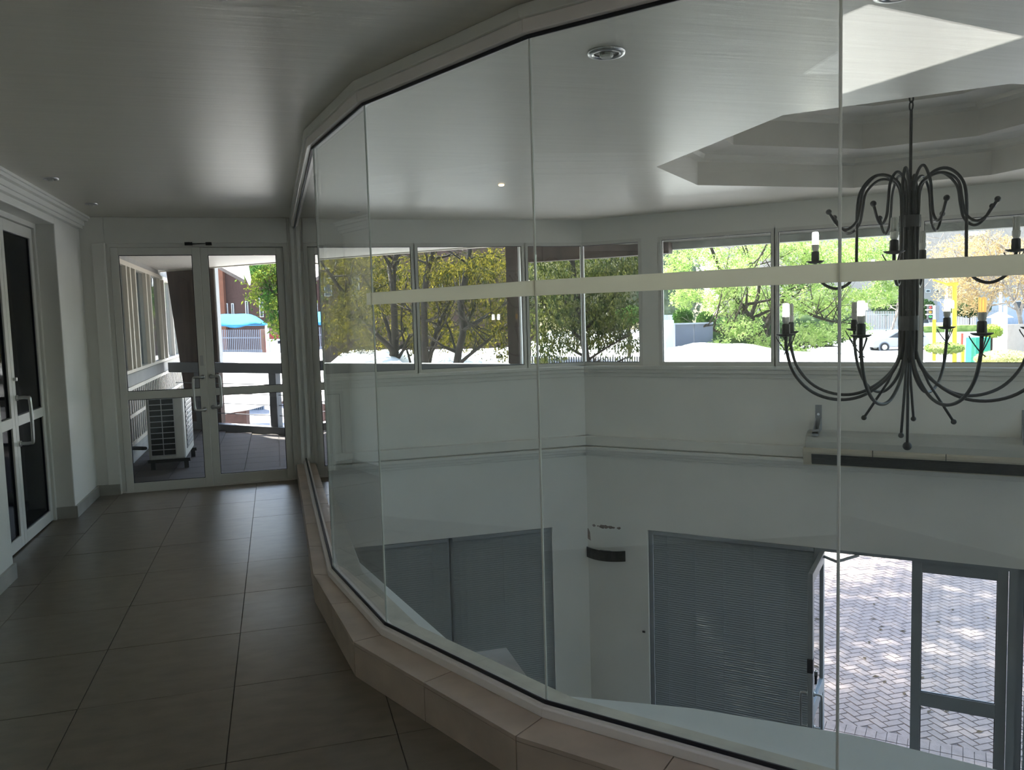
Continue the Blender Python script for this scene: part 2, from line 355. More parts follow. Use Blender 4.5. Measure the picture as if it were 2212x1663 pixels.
# ------------------------------------------------------------------ lower storey windows, blinds
for fr, rng, lab in [(LW, [(.55, 1.71), (1.71, 2.886)], 'lower window behind blinds in the far wall'), (DG, [(.735, 2.49), (4.20, 6.11)], 'lower window behind blinds beside the entrance')]:
    for i, (a, b) in enumerate(rng):
        frame_window(k, fr, a, b, LOW, HEAD, lab+(', left one' if i == 0 else ', right one'), m_galu, .05); k += 1
slat_cache = {}
def blind(fr, s0, s1, lab, cords, d=.05, tilt=62, zb=LOW+.05):
    root = thing('venetian_blind', fr.p((s0+s1)/2, d, zb), lab, 'blind', 'venetian blinds on the lower windows')
    mb = MB(); fr.box(mb, s0, s1, d-.02, d+.02, HEAD-.04, HEAD-.002); mb.build('head_rail', m_galu, root)
    L = s1-s0-.01; me = bpy.data.meshes.new('slat'); w = .0150
    c, sn = math.cos(R(tilt))*w, math.sin(R(tilt))*w
    vs = []
    for q in (-L/2, L/2):
        for dd, zz in ((-c, sn), (c*.45, .0045), (c, -sn)):
            P = fr.e*q+fr.n*dd; vs.append((P.x, P.y, zz))
    me.from_pydata(vs, [], [(0, 1, 4, 3), (1, 2, 5, 4)]); me.materials.append(m_slat)
    z = HEAD-.055
    while z > zb:
        o = bpy.data.objects.new('slat', me); COL.objects.link(o); o.parent = root
        o.location = (random.uniform(-.002, .002)*fr.e.x, random.uniform(-.002, .002)*fr.e.y, z-zb); o.rotation_euler = (fr.e*random.uniform(-.02, .02)); z -= .0245
    for q in cords:
        MB().tube([fr.p(s0+q*(s1-s0), d+.017, zb), fr.p(s0+q*(s1-s0), d+.017, HEAD-.03)], .0022, 5).build('ladder_cord', m_galu, root)
    return root
blind(LW, .56, 1.685, 'brighter grey venetian blind at the far left, below the window wall', [.12, .5, .84])
blind(LW, 1.735, 2.86, 'dark grey venetian blind between the mullion and the blank white pilaster', [.06, .12, .5, .9])
blind(DG, .80, 2.47, 'wide dark grey venetian blind left of the entrance', [.1, .28, .46, .65, .85])
blind(DG, 4.26, 6.0, 'dark grey venetian blind right of the entrance, cut by the frame', [.1, .5, .9])
mb = MB().prism([(-2, -1.4), (8.3, -1.4), (8.3, 3.8), (3.35, 8.75), (-2, 8.75)], LOW-.2, LOW)
struct(mb.build('floor_lower', mat('lower_floor', (.20, .19, .175), .35, var=.1), origin=False), 'pale floor of the lower hall', 'floor')
mb = MB().box(-2, -1.8, -1.4, 8.7, LOW, -.3).box(-2, 8.3, -1.5, -1.3, LOW, -.3)
struct(mb.build('wall_lower', m_wall, origin=False), 'off-white wall of the lower hall under the corridor', 'wall')
mb = MB().hexa([DG.p(-.2, -.14, 2.40), DG.p(7.2, -.14, 2.40), DG.p(7.6, -1.05, 2.40), DG.p(.35, -1.05, 2.40), DG.p(-.2, -.14, 2.46), DG.p(7.2, -.14, 2.46), DG.p(7.6, -1.05, 2.46), DG.p(.35, -1.05, 2.46)])
o = struct(mb.build('roof_eaves', mat('eaves_board', (.075, .075, .06), .8, var=.3, vscale=6), origin=False), 'grey eaves over the front windows', 'eaves')
mb = MB(); DG.box(mb, .15, 7.7, -1.12, -1.0, 2.32, 2.62); mb.build('gutter', mat('gutter_grey', (.34, .34, .30), .6, var=.3, vscale=5), o)
mb = MB(); DG.box(mb, -1.15, .72, -1.0, -.86, 2.27, 2.52); mb.build('eaves_beam', m_brown, o)
# ------------------------------------------------------------------ glass partition on its kerb
def mir(p): return (p[1]-.45, p[0]+.45)
GP = [(.245, 8.5), (.247, 6.55), (.252, 4.65), (.425, 3.68), (.875, 2.712), (1.515, 1.945)]
GP += [mir(p) for p in reversed(GP[:-1])]
KP = [(.145, 8.5), (.145, 6.55), (.141, 4.715), (.269, 3.636), (.724, 2.60), (1.39, 1.80)]
KP += [mir(p) for p in reversed(KP[:-1])]
def offs(P, i, d):
    """point i of polyline P moved d towards the atrium"""
    def nrm(a, b): v = Vector((b[0]-a[0], b[1]-a[1])).normalized(); return Vector((-v.y, v.x))
    n1 = nrm(P[max(i-1, 0)], P[max(i, 1)]); n2 = nrm(P[min(i, len(P)-2)], P[min(i+1, len(P)-1)]); n = (n1+n2).normalized()
    return Vector(P[i])+n*(d/max(.5, n.dot(n1)))
NV = len(GP)
def facet(mb, P, i, d0, d1, z0, z1, Q=None):
    Q = Q or P
    a0, b0, a1, b1 = offs(P, i, d0), offs(P, i+1, d0), offs(Q, i, d1), offs(Q, i+1, d1)
    mb.hexa([(*a0, z0), (*b0, z0), (*b1, z0), (*a1, z0), (*a0, z1), (*b0, z1), (*b1, z1), (*a1, z1)])
KZ = .16
core = MB()
for i in range(NV-1): facet(core, KP, i, .014, -.01, 0, KZ-.014, GP)
kerb = struct(core.build('kerb', m_grout, origin=False), 'low tiled kerb carrying the glass partition', 'kerb')
for i in range(NV-1):
    L = (Vector(KP[i+1])-Vector(KP[i])).length; n = max(1, round(L/.6)); n = 2 if (n == 1 and L > .9) else n
    ka, kb, ga, gb = Vector(KP[i]), Vector(KP[i+1]), offs(GP, i, 0), offs(GP, i+1, 0)
    k0, k1 = offs(KP, i, .013), offs(KP, i+1, .013)
    for j in range(n):
        t0, t1 = j/n+.0022, (j+1)/n-.0022; l = lambda a, b, t: a+(b-a)*t
        q = [l(ka, kb, t0), l(ka, kb, t1), l(ga, gb, t1), l(ga, gb, t0)]
        m = MB().hexa([(*q[0], KZ-.016), (*q[1], KZ-.016), (*q[2], KZ-.016), (*q[3], KZ-.016), (*q[0], KZ), (*q[1], KZ), (*q[2], KZ), (*q[3], KZ)])
        m.build('kerb_top_tile', m_kerb, kerb)
        q = [l(ka, kb, t0), l(ka, kb, t1), l(k0, k1, t1), l(k0, k1, t0)]
        m = MB().hexa([(*q[0], 0), (*q[1], 0), (*q[2], 0), (*q[3], 0), (*q[0], KZ-.018), (*q[1], KZ-.018), (*q[2], KZ-.018), (*q[3], KZ-.018)])
        m.build('kerb_face_tile', m_kerb, kerb)
part = thing('glass_partition', (.3, 5, KZ), 'faceted frameless glass partition curving along the corridor, with a frosted stripe', 'partition')
for i in range(NV-1):
    m = MB(); facet(m, GP, i, -.032, .03, KZ, KZ+.035); m.build('bottom_track', m_track, part, bevel=.003)
    m = MB(); facet(m, GP, i, -.017, .015, KZ+.035, KZ+.043); m.build('track_bead', m_track, part)
    m = MB(); facet(m, GP, i, -.012, -.006, KZ+.043, KZ+.058); m.build('gasket', m_black, part)
    m = MB(); facet(m, GP, i, -.035, .03, 2.54, 2.585); m.build('top_track', m_track, part, bevel=.003)
    m = MB(); facet(m, GP, i, -.048, .04, 2.585, CEIL-.001); m.build('top_trim', m_trim, part, bevel=.003)
    m = MB(); facet(m, GP, i, -.012, -.006, 2.527, 2.54); m.build('gasket', m_black, part)
    a, b = Vector(GP[i]), Vector(GP[i+1]); v = (b-a).normalized(); a2, b2 = a+v*.004, b-v*.004; n = Vector((-v.y, v.x))*.005
    m = MB().hexa([(*(a2-n), KZ+.04), (*(b2-n), KZ+.04), (*(b2+n), KZ+.04), (*(a2+n), KZ+.04), (*(a2-n), 2.55), (*(b2-n), 2.55), (*(b2+n), 2.55), (*(a2+n), 2.55)])
    m.build('glass_pane', m_glass, part)
    if i > 0:
        m = MB().tube([(*a, KZ+.04), (*a, 2.55)], .0045, 6); m.build('silicone_joint', m_edge, part)
m_frost = bpy.data.materials.new('frosted_film'); m_frost.use_nodes = True
t_ = m_frost.node_tree; t_.nodes.clear(); o_ = t_.nodes.new('ShaderNodeOutputMaterial'); x_ = t_.nodes.new('ShaderNodeMixShader'); x_.inputs[0].default_value = .9
d_ = t_.nodes.new('ShaderNodeBsdfDiffuse'); d_.inputs[0].default_value = (.80, .78, .70, 1); tr_ = t_.nodes.new('ShaderNodeBsdfTranslucent'); tr_.inputs[0].default_value = (.95, .93, .84, 1)
nz_ = t_.nodes.new('ShaderNodeTexNoise'); nz_.inputs['Scale'].default_value = 6; rp_ = t_.nodes.new('ShaderNodeValToRGB')
rp_.color_ramp.elements[0].color = (.76, .74, .67, 1); rp_.color_ramp.elements[1].color = (.82, .80, .73, 1)
t_.links.new(nz_.outputs['Fac'], rp_.inputs[0]); t_.links.new(rp_.outputs[0], d_.inputs[0])
t_.links.new(d_.outputs[0], x_.inputs[1]); t_.links.new(tr_.outputs[0], x_.inputs[2]); t_.links.new(x_.outputs[0], o_.inputs[0])
for i in range(2, NV-2):
    a, b = Vector(GP[i]), Vector(GP[i+1]); v = (b-a).normalized(); n = Vector((-v.y, v.x))
    if i == 2: a = b-v*.07
    a2, b2 = a-n*.0075, b-n*.0075; a3, b3 = a-n*.0062, b-n*.0062
    MB().hexa([(*a2, 1.666), (*b2, 1.666), (*b3, 1.666), (*a3, 1.666), (*a2, 1.719), (*b2, 1.719), (*b3, 1.719), (*a3, 1.719)]).build('frosted_strip', m_frost, part)
m = MB().box(.195, .225, 8.47, 8.5, KZ, 2.6).box(.265, .295, 8.47, 8.5, KZ, 2.6); m.build('end_channel', m_alu, part)
mb = MB()
for i in range(NV-1): facet(mb, GP, i, .032, .16, -.05, KZ-.002)
struct(mb.build('trim_5', m_sill, origin=False), 'stained stone sill on the atrium side of the glass', 'sill')
LP = [(.45, 8.55), (.452, 6.5), (.462, 5.38), (.746, 3.91), (1.09, 3.14), (1.548, 2.86), (1.985, 2.494)]
LP = LP+[mir(p) for p in reversed(LP)]
poly = LP+[(8.1, .4), (3.2, .6), (1.35, 1.85), (.3, 3.65), (.2, 4.7), (.2, 8.55)]
mb = MB()
for i in range(len(LP)-1):
    a, b = LP[i], LP[i+1]
    j0, j1 = i/(len(LP)-1), (i+1)/(len(LP)-1)
    def gpos(t):
        L = [0]
        for q in range(NV-1): L.append(L[-1]+(Vector(GP[q+1])-Vector(GP[q])).length)
        x = t*L[-1]
        for q in range(NV-1):
            if x <= L[q+1]+1e-6: return Vector(GP[q]).lerp(Vector(GP[q+1]), (x-L[q])/(L[q+1]-L[q]))
        return Vector(GP[-1])
    def near(p):
        return min((gpos(k_/200) for k_ in range(201)), key=lambda g: (g-Vector(p)).length)
    ga, gb = near(a), near(b)
    mb.hexa([(*ga, -.5), (*gb, -.5), (*b, -.5), (*a, -.5), (*ga, 0), (*gb, 0), (*b, 0), (*a, 0)])
struct(mb.build('ledge', m_ledge, origin=False), 'pale curved ledge beyond the glass partition', 'ledge')

# ------------------------------------------------------------------ doors
def d_handle(fr, s, d, z0, z1, out, r, parent, side=0):
    if side: p = smooth_path([fr.p(s, d, z1), fr.p(s+side*.15, d+out*.75, z1), fr.p(s+side*.75, d+out, z1), fr.p(s+side, d+out, z1-.035), fr.p(s+side, d+out, z0+.035), fr.p(s+side*.75, d+out, z0), fr.p(s+side*.15, d+out*.75, z0), fr.p(s, d, z0)], 4)
    else: p = smooth_path([fr.p(s, d, z1), fr.p(s, d+out*.8, z1), fr.p(s, d+out, z1-.03), fr.p(s, d+out, z0+.03), fr.p(s, d+out*.8, z0), fr.p(s, d, z0)], 4)
    m = MB().tube(p, r, 8)
    for z in (z0, z1): m.tube([fr.p(s, d, z), fr.p(s, d+.012, z)], .022, 10)
    return m.build('handle', m_steel, parent, smooth=True)
def leaf(fr, s0, s1, z0, z1, st, rails, m, gm, parent, d0=-.022, d1=.022):
    """rails: list of (z0, z1) rails, bottom to top"""
    mb = MB(); fr.box(mb, s0, s0+st, d0, d1, z0, z1); fr.box(mb, s1-st, s1, d0, d1, z0, z1)
    for a, b in rails: fr.box(mb, s0+st, s1-st, d0, d1, a, b)
    o = mb.build('door_leaf', m, parent, bevel=.003)
    for (a, b), (c, d) in zip(rails, rails[1:]):
        g = MB(); fr.box(g, s0+st, s1-st, -.003, .003, b, c); g.build('glass_pane', gm, o)
        g = MB(); t = .006
        for p0, p1, q0, q1 in [(s0+st, s0+st+t, b, c), (s1-st-t, s1-st, b, c), (s0+st, s1-st, b, b+t), (s0+st, s1-st, c-t, c)]: fr.box(g, p0, p1, .003, .010, q0, q1)
        g.build('gasket', m_black, o)
    return o
ED = Fr((0, 8.58), (1, 0), (0, -1))
door1 = struct(empty('door_1', (-.67, 8.58, 0)), 'white framed double glass doors to the balcony', 'door')
mb = MB(); ED.box(mb, -1.50, -1.455, -.05, .05, 0, 2.385); ED.box(mb, .12, .17, -.05, .05, 0, 2.385); ED.box(mb, -1.455, .12, -.05, .05, 2.35, 2.385)
ED.box(mb, -1.46, -1.425, -.05, -.026, 0, 2.36); ED.box(mb, .09, .125, -.05, -.026, 0, 2.36); ED.box(mb, -1.43, .1, -.05, -.026, 2.325, 2.36); ED.box(mb, -1.455, .12, -.05, .06, -.01, .016); ED.box(mb, -.675, -.645, -.04, -.024, .015, 2.35)
mb.build('door_frame', m_alu, door1)
lf = leaf(Fr((0, 8.545), (1, 0), (0, -1)), -1.452, -.664, .012, 2.346, .068, [(.012, .09), (.90, .978), (2.275, 2.346)], m_alu, m_wglass, door1)
d_handle(Fr((0, 8.545), (1, 0), (0, -1)), -.70, .022, .77, 1.09, .06, .012, lf, -.085)
MB().box(-.715, -.685, 8.515, 8.523, 1.20, 1.30).build('lock_plate', m_steel, lf)
rf = leaf(ED, -.658, .118, .012, 2.346, .068, [(.012, .108), (.90, .972), (2.275, 2.346)], m_alu, m_wglass, door1)
d_handle(ED, -.625, .022, .785, 1.09, .06, .012, rf, .085)
d_handle(Fr((0, 8.58), (1, 0), (0, 1)), -.625, .022, .785, 1.09, .06, .012, rf, .07)
mb = MB().box(-.79, -.72, 8.50, 8.54, 2.365, 2.395).box(-.60, -.545, 8.50, 8.54, 2.365, 2.395).bar((-.72, 8.52, 2.378), (-.6, 8.52, 2.384), .012, .008)
mb.build('door_bolt', mat('black_metal', (.03, .03, .03), .5), door1)
SD = Fr((-1.88, 0), (0, 1), (1, 0))
door2 = struct(empty('door_2', (-1.88, 6.74, 0)), 'white framed double doors with dark glass in the left recess', 'door')
mb = MB(); SD.box(mb, 5.88, 5.93, -.04, .04, 0, 2.46); SD.box(mb, 7.55, 7.60, -.04, .04, 0, 2.46); SD.box(mb, 5.93, 7.55, -.04, .04, 2.42, 2.46)
mb.build('door_frame', m_alu, door2)
l1 = leaf(SD, 5.935, 6.725, .012, 2.415, .07, [(.012, .1), (.89, .965), (2.33, 2.415)], m_alu, m_dark, door2)
l2 = leaf(SD, 6.73, 7.545, .012, 2.415, .07, [(.012, .1), (.89, .965), (2.33, 2.415)], m_alu, m_dark, door2)
d_handle(SD, 6.79, .022, .76, 1.10, .09, .013, l2)
MB().tube([SD.p(6.765, .02, 1.24), SD.p(6.765, .045, 1.24)], .014, 10).build('lock_cylinder', m_steel, l2)
# entrance on the lower storey
door3 = struct(empty('door_3', DG.p(3.34, 0, LOW)), 'grey aluminium entrance doors, left leaf standing open', 'door')
mb = MB(); DG.box(mb, 2.475, 2.535, -.05, .05, LOW, HEAD); DG.box(mb, 4.135, 4.20, -.05, .05, LOW, HEAD); DG.box(mb, 2.535, 4.135, -.05, .05, HEAD-.03, HEAD)
mb.build('door_frame', m_galu, door3)
fl = leaf(DG, 3.345, 4.13, LOW+.01, HEAD-.035, .085, [(LOW+.01, LOW+.14), (-2.225, -2.09), (-.92, HEAD-.035)], m_galu, m_wglass, door3)
_h = DG.p(2.545, .02, 0)
OP = Fr((_h[0], _h[1]), (-1, -1.02), (-1, 1))
ol = leaf(OP, 0, .79, LOW+.01, HEAD-.035, .085, [(LOW+.01, LOW+.14), (-2.225, -2.09), (-.92, HEAD-.035)], m_galu, m_wglass, door3)
d_handle(OP, .72, .022, -2.3, -1.98, .07, .011, ol); d_handle(Fr((_h[0], _h[1]), (-1, -1.02), (1, -1)), .72, .022, -2.3, -1.98, .07, .011, ol)
mb = MB().box(0, 0, 0, 0, 0, 0) if False else MB(); OP.box(mb, .735, .80, -.025, .025, -1.75, -1.62); mb.build('lock_case', m_black, ol)
mb = MB(); mb.bar(DG.p(2.56, .06, -.86), DG.p(2.70, .20, -.86), .018, .022).bar(DG.p(2.70, .20, -.86), DG.p(2.88, .03, -.82), .018, .022)
mb.build('door_closer_arm', m_galu, door3)
kr = thing('key_ring', OP.p(.75, -.035, -1.80), 'bunch of keys hanging from the lock of the open entrance door', 'keys')
MB().tube([OP.p(.75, -.045, -1.72+.0)]+[OP.p(.75+.018*math.sin(a), -.045, -1.735+.018*math.cos(a)) for a in [i*.7 for i in range(1, 9)]], .0025, 6).build('ring', m_chrome, kr)
mb = MB(); OP.box(mb, .745, .75, -.06, -.03, -1.80, -1.745); mb.build('key', m_steel, kr)
mb = MB(); OP.box(mb, .735, .765, -.055, -.035, -1.86, -1.785); mb.build('fob', m_black, kr)

# ------------------------------------------------------------------ air curtain over the entrance
class FrZ(Fr):
    def p(s, a, d, z): q = s.o+s.e*a+s.n*d; return (q.x, q.y, z+.035)
HCF = FrZ((3.33, 8.62), (1, -1), (-1, -1))
hc = thing('air_curtain', HCF.p(3.32, .05, .04), 'long grey air curtain heater mounted over the entrance', 'air curtain')
def prof(mb, fr, s0, s1, pts):
    n = len(pts); vs = [fr.p(s0, d, z) for d, z in pts]+[fr.p(s1, d, z) for d, z in pts]
    mb.add(vs, [tuple(range(n)), tuple(range(2*n-1, n-1, -1))]+[(i, n+i, n+(i+1) % n, (i+1) % n) for i in range(n)])
H0, H1 = 2.42, 4.32
mb = MB(); prof(mb, HCF, H0, H1, [(.05, .10), (.26, .10), (.27, .20), (.265, .28), (.235, .33), (.17, .362), (.05, .365)]); mb.build('casing', m_ac, hc, bevel=.006)
mb = MB(); prof(mb, HCF, H0-.02, H1+.02, [(.10, .16), (.285, .16), (.295, .18), (.295, .205), (.28, .22), (.10, .22)]); b = mb.build('beige_band', m_acb, hc, bevel=.006)
for q in (H0+.60, H0+1.20):
    m = MB(); HCF.box(m, q-.003, q+.003, .28, .299, .158, .222); m.build('band_joint', m_grille, b)
mb = MB(); prof(mb, HCF, H0+.06, H1-.06, [(.10, .06), (.262, .06), (.285, .16), (.10, .16)]); g = mb.build('air_grille', m_grille, hc)
for i in range(4):
    z = .085+i*.019; dd = .262+(z-.07)*.29
    m = MB(); HCF.box(m, H0+.06, H1-.06, dd-.004, dd+.004, z, z+.005); m.build('grille_bar', m_black, g)
mb = MB(); prof(mb, HCF, H0-.02, H1+.02, [(.06, .045), (.235, .045), (.255, .07), (.06, .07)]); mb.build('bottom_lip', m_acb, hc, bevel=.004)
for q in (H0-.02, H1-.06):
    m = MB(); prof(m, HCF, q, q+.08, [(.06, .05), (.24, .05), (.29, .16), (.29, .22), (.06, .22)]); m.build('end_cap', m_acb, hc, bevel=.006)
for q in (H0+.09, H1-.09):
    m = MB(); HCF.box(m, q-.03, q+.03, .05, .062, .36, .61); HCF.box(m, q-.03, q+.03, .05, .26, .355, .372)
    prof(m, HCF, q-.03, q-.022, [(.06, .37), (.25, .37), (.06, .48)]); prof(m, HCF, q+.022, q+.03, [(.06, .37), (.25, .37), (.06, .48)])
    HCF.box(m, q-.03, q+.03, .235, .26, .33, .39)
    br = m.build('bracket', m_galu, hc)
    MB().tube([HCF.p(q, .06, .52), HCF.p(q, .072, .52)], .014, 6).build('bolt', m_chrome, br)
# wall lamp, rust stains, cable outlet on pilaster
wlmp = thing('wall_lamp', DG.p(.24, .05, -1.16), 'dark curved metal wall lamp on the white pilaster', 'lamp')
n_ = 10; vs = []
for i in range(n_+1):
    t = -1+2*i/n_; s_ = .24+t*.235; d_2 = .055+.085*(1-t*t)
    vs += [DG.p(s_, d_2, -1.17), DG.p(s_, d_2, -1.05), DG.p(s_, d_2+.004, -1.05), DG.p(s_, d_2+.004, -1.17)]
fs = []
for i in range(n_):
    a = 4*i
    fs += [(a, a+1, a+5, a+4), (a+1, a+2, a+6, a+5), (a+2, a+3, a+7, a+6), (a+3, a, a+4, a+7)]
fs += [(0, 3, 2, 1), (4*n_, 4*n_+1, 4*n_+2, 4*n_+3)]
MB().add(vs, fs).build('shade', mat('dark_pewter', (.05, .048, .045), .45, .6, var=.4, vscale=20), wlmp)
mb = MB(); DG.box(mb, .17, .31, .05, .10, -1.15, -1.07); mb.build('wall_plate', m_galu, wlmp)
m_rust = mat('damp_stain', (.24, .19, .17), .9, var=.3, vscale=40)
for i, (s_, r_) in enumerate([(.10, .02), (.15, .012), (.20, .034), (.245, .028), (.30, .024), (.335, .018), (.40, .022), (.27, .014)]):
    vs = [DG.p(s_+r_*(1+.25*random.uniform(-1, 1))*math.cos(a), .0508, -.80+.7*r_*(1+.3*random.uniform(-1, 1))*math.sin(a)) for a in [q*math.pi/6 for q in range(12)]]
    MB().add(vs, [tuple(range(12))]).build('damp_stain', m_rust, wB)
vs = [DG.p(.0+x, .0508, z) for x, z in [(-.02, -.93), (.055, -.98), (.05, -.88), (.03, -.84), (-.01, -.83)]]
MB().add(vs, [tuple(range(5))]).build('damp_stain', m_rust, wB)
mb = MB(); DG.box(mb, .66, .69, .05, .058, -1.955, -1.935); mb.build('screw_hole', m_black, wB)

# ------------------------------------------------------------------ chandelier
CXY = Vector((4.19, 4.66, 0)); ch = thing('chandelier', (CXY.x, CXY.y, .6), 'two-tier wrought iron chandelier hanging in the atrium, some bulbs lit', 'chandelier')
tc_ = math.atan2(-CXY.y, -CXY.x)                              # bearing from the chandelier to the corridor corner
def rad(ang, r, z): a = tc_+R(ang); return Vector((CXY.x+math.cos(a)*r, CXY.y+math.sin(a)*r, z))
mb = MB().tube([(CXY.x, CXY.y, 2.90), (CXY.x, CXY.y, 2.40)], .010, 8); mb.build('rod', m_iron, ch)
z = 2.90
for i in range(8):
    p = [Vector((CXY.x+(.016*math.cos(a) if i % 2 else 0), CXY.y+(0 if i % 2 else .016*math.cos(a)), z+.028+.032*math.sin(a))) for a in [q*math.pi/5 for q in range(11)]]
    MB().tube(p, .0055, 5).build('chain_link', m_iron, ch); z += .052
MB().lathe((CXY.x, CXY.y, 3.28), [(.02, 0), (.05, .03), (.055, .06)], 14).build('ceiling_cup', m_iron, ch)
mb = MB(); mb.lathe((CXY.x, CXY.y, 1.20), [(.035, 0), (.05, .08), (.052, .6), (.045, .95), (.05, 1.08), (.055, 1.17), (.03, 1.22), (.012, 1.24)], 14)
for k_ in range(10):
    a = k_*36
    mb.tube([rad(a, .05, 1.22), rad(a, .056, 1.6), rad(a, .05, 2.0), rad(a, .058, 2.36)], .010, 6)
mb.build('column', m_iron, ch, smooth=True)
mb = MB().lathe((CXY.x, CXY.y, 2.12), [(.068, 0), (.070, .04), (.068, .08)], 14).lathe((CXY.x, CXY.y, 1.42), [(.066, 0), (.068, .05), (.066, .10)], 14)
mb.build('binding_band', m_iron, ch)
def candle(p, bulb, par):
    p = Vector(p); mb = MB(); mb.lathe(p, [(.012, 0), (.045, .006), (.062, .016), (.064, .02), (.02, .021)], 12)
    mb.lathe(p+Vector((0, 0, .02)), [(.026, 0), (.028, .01), (.026, .065), (.018, .07)], 10)
    for q in range(3):
        a = q*2.094+.4; u = Vector((math.cos(a), math.sin(a), 0))
        mb.tube(smooth_path([p+u*.066+Vector((0, 0, .004)), p+u*.055+Vector((0, 0, -.02)), p+u*.012+Vector((0, 0, -.085)), p-u*.022+Vector((0, 0, -.12))], 3), .0038, 5)
    cup = mb.build('candle_cup', m_iron, par)
    b0 = p+Vector((0, 0, .09)); MB().lathe(b0, [(.016, 0), (.024, .015), (.026, .045), (.020, .052)], 10).build('bulb_base', m_lamp, par)
    mb = MB()
    for q in range(3):
        a = q*2.094; u = Vector((math.cos(a), math.sin(a), 0))*.014; w = Vector((-math.sin(a), math.cos(a), 0))*.0075
        b1 = b0+Vector((0, 0, .05)); mb.tube(smooth_path([b1+u-w, b1+u-w+Vector((0, 0, .07)), b1+u+Vector((0, 0, .083)), b1+u+w+Vector((0, 0, .07)), b1+u+w], 3), .0062, 6)
    mb.build('bulb', bulb, par, smooth=True)
for ang, bulb in [(-8, m_tube), (82, m_tube), (172, m_tube), (262, m_lit)]:
    pts = smooth_path([rad(ang, .05, 2.10), rad(ang, .06, 2.36), rad(ang, .13, 2.47), rad(ang, .22, 2.49), rad(ang, .30, 2.42), rad(ang, .335, 2.30), rad(ang, .34, 2.0), rad(ang, .345, 1.86), rad(ang, .39, 1.76), rad(ang, .48, 1.725), rad(ang, .57, 1.77), rad(ang, .615, 1.86), rad(ang, .62, 1.91)], 5)
    arm = MB().tube(pts, .0105, 8).build('upper_arm', m_iron, ch, smooth=True); candle(rad(ang, .62, 1.91), bulb, arm)
for k_ in range(8):
    ang = 22+k_*45; h = random.uniform(-.02, .02)
    pts = smooth_path([rad(ang, .05, 2.15), rad(ang, .06, 2.38), rad(ang, .13, 2.465+h), rad(ang, .22, 2.475+h), rad(ang, .305, 2.39), rad(ang, .33, 2.27), rad(ang, .355, 2.17), rad(ang, .42, 2.12), rad(ang, .48, 2.15), rad(ang, .535, 2.235)], 5)
    MB().tube(pts, .0095, 8).ball(rad(ang, .54, 2.243), .02).build('scroll', m_iron, ch, smooth=True)
for k_, bulb in enumerate([m_lit, m_amber, m_tube, m_tube, m_lit, m_tube, m_tube, m_lit]):
    ang = -18+k_*45 if True else 0
    pts = smooth_path([rad(ang, .04, 1.55), rad(ang, .05, 1.28), rad(ang, .13, 1.11), rad(ang, .30, .985), rad(ang, .48, .955), rad(ang, .66, 1.01), rad(ang, .79, 1.14), rad(ang, .845, 1.30), rad(ang, .85, 1.40)], 5)
    arm = MB().tube(pts, .0115, 8).build('lower_arm', m_iron, ch, smooth=True); candle(rad(ang, .85, 1.40), bulb, arm)
for ang, r_, z1 in [(80, .285, .80), (260, .285, .80), (350, .22, .72), (170, .22, .78)]:
    MB().tube([rad(ang, .03, 1.30), rad(ang, r_*.45, 1.06), rad(ang, r_, z1)], .009, 8).ball(rad(ang, r_, z1), .019).build('spike', m_iron, ch, smooth=True)
MB().tube([(CXY.x, CXY.y, 1.3), (CXY.x, CXY.y, .63)], .010, 8).ball((CXY.x, CXY.y, .615), .031).build('finial', m_iron, ch, smooth=True)

# ------------------------------------------------------------------ recessed downlights
m_bulbw = mat('warm_lamp', (.9, .8, .6), .4, emit=((1, .72, .42), 1.6)); m_well = mat('lamp_well', (.16, .16, .15), .35, .5)
for (x, y), r, lab, lit in [((1.32, 3.10), .075, 'large round recessed downlight in the atrium ceiling near the glass', 0), ((2.035, 2.335), .075, 'recessed downlight at the top edge above the chandelier', 0),
                            ((-1.42, 6.35), .05, 'recessed downlight near the dark doors, nearer one', 0), ((-1.41, 7.60), .05, 'recessed downlight near the corridor end, farther one', 0), ((1.77, 6.30), .022, 'tiny glowing warm downlight in the atrium ceiling', 1)]:
    dl = thing('downlight', (x, y, CEIL-.012), lab, 'downlight', 'recessed ceiling downlights')
    mb = MB(); seg = 24; vs = []; pr = [(r, CEIL-.001), (r*.97, CEIL-.010), (r*.72, CEIL-.012), (r*.66, CEIL-.004)]
    for q, zz in pr: vs += [(x+q*math.cos(2*math.pi*i/seg), y+q*math.sin(2*math.pi*i/seg), zz) for i in range(seg)]
    mb.add(vs, [(i*seg+j, i*seg+(j+1) % seg, (i+1)*seg+(j+1) % seg, (i+1)*seg+j) for i in range(3) for j in range(seg)]); mb.build('bezel', m_steel if not lit else m_bulbw, dl, smooth=True)
    MB().lathe((x, y, CEIL-.006), [(r*.68, 0), (r*.68, .004)], 20).build('reflector', m_well if not lit else m_bulbw, dl)
    if not lit: MB().lathe((x, y, CEIL-.022), [(r*.28, 0), (r*.36, .006), (r*.36, .016)], 14).build('lamp', m_lamp, dl)
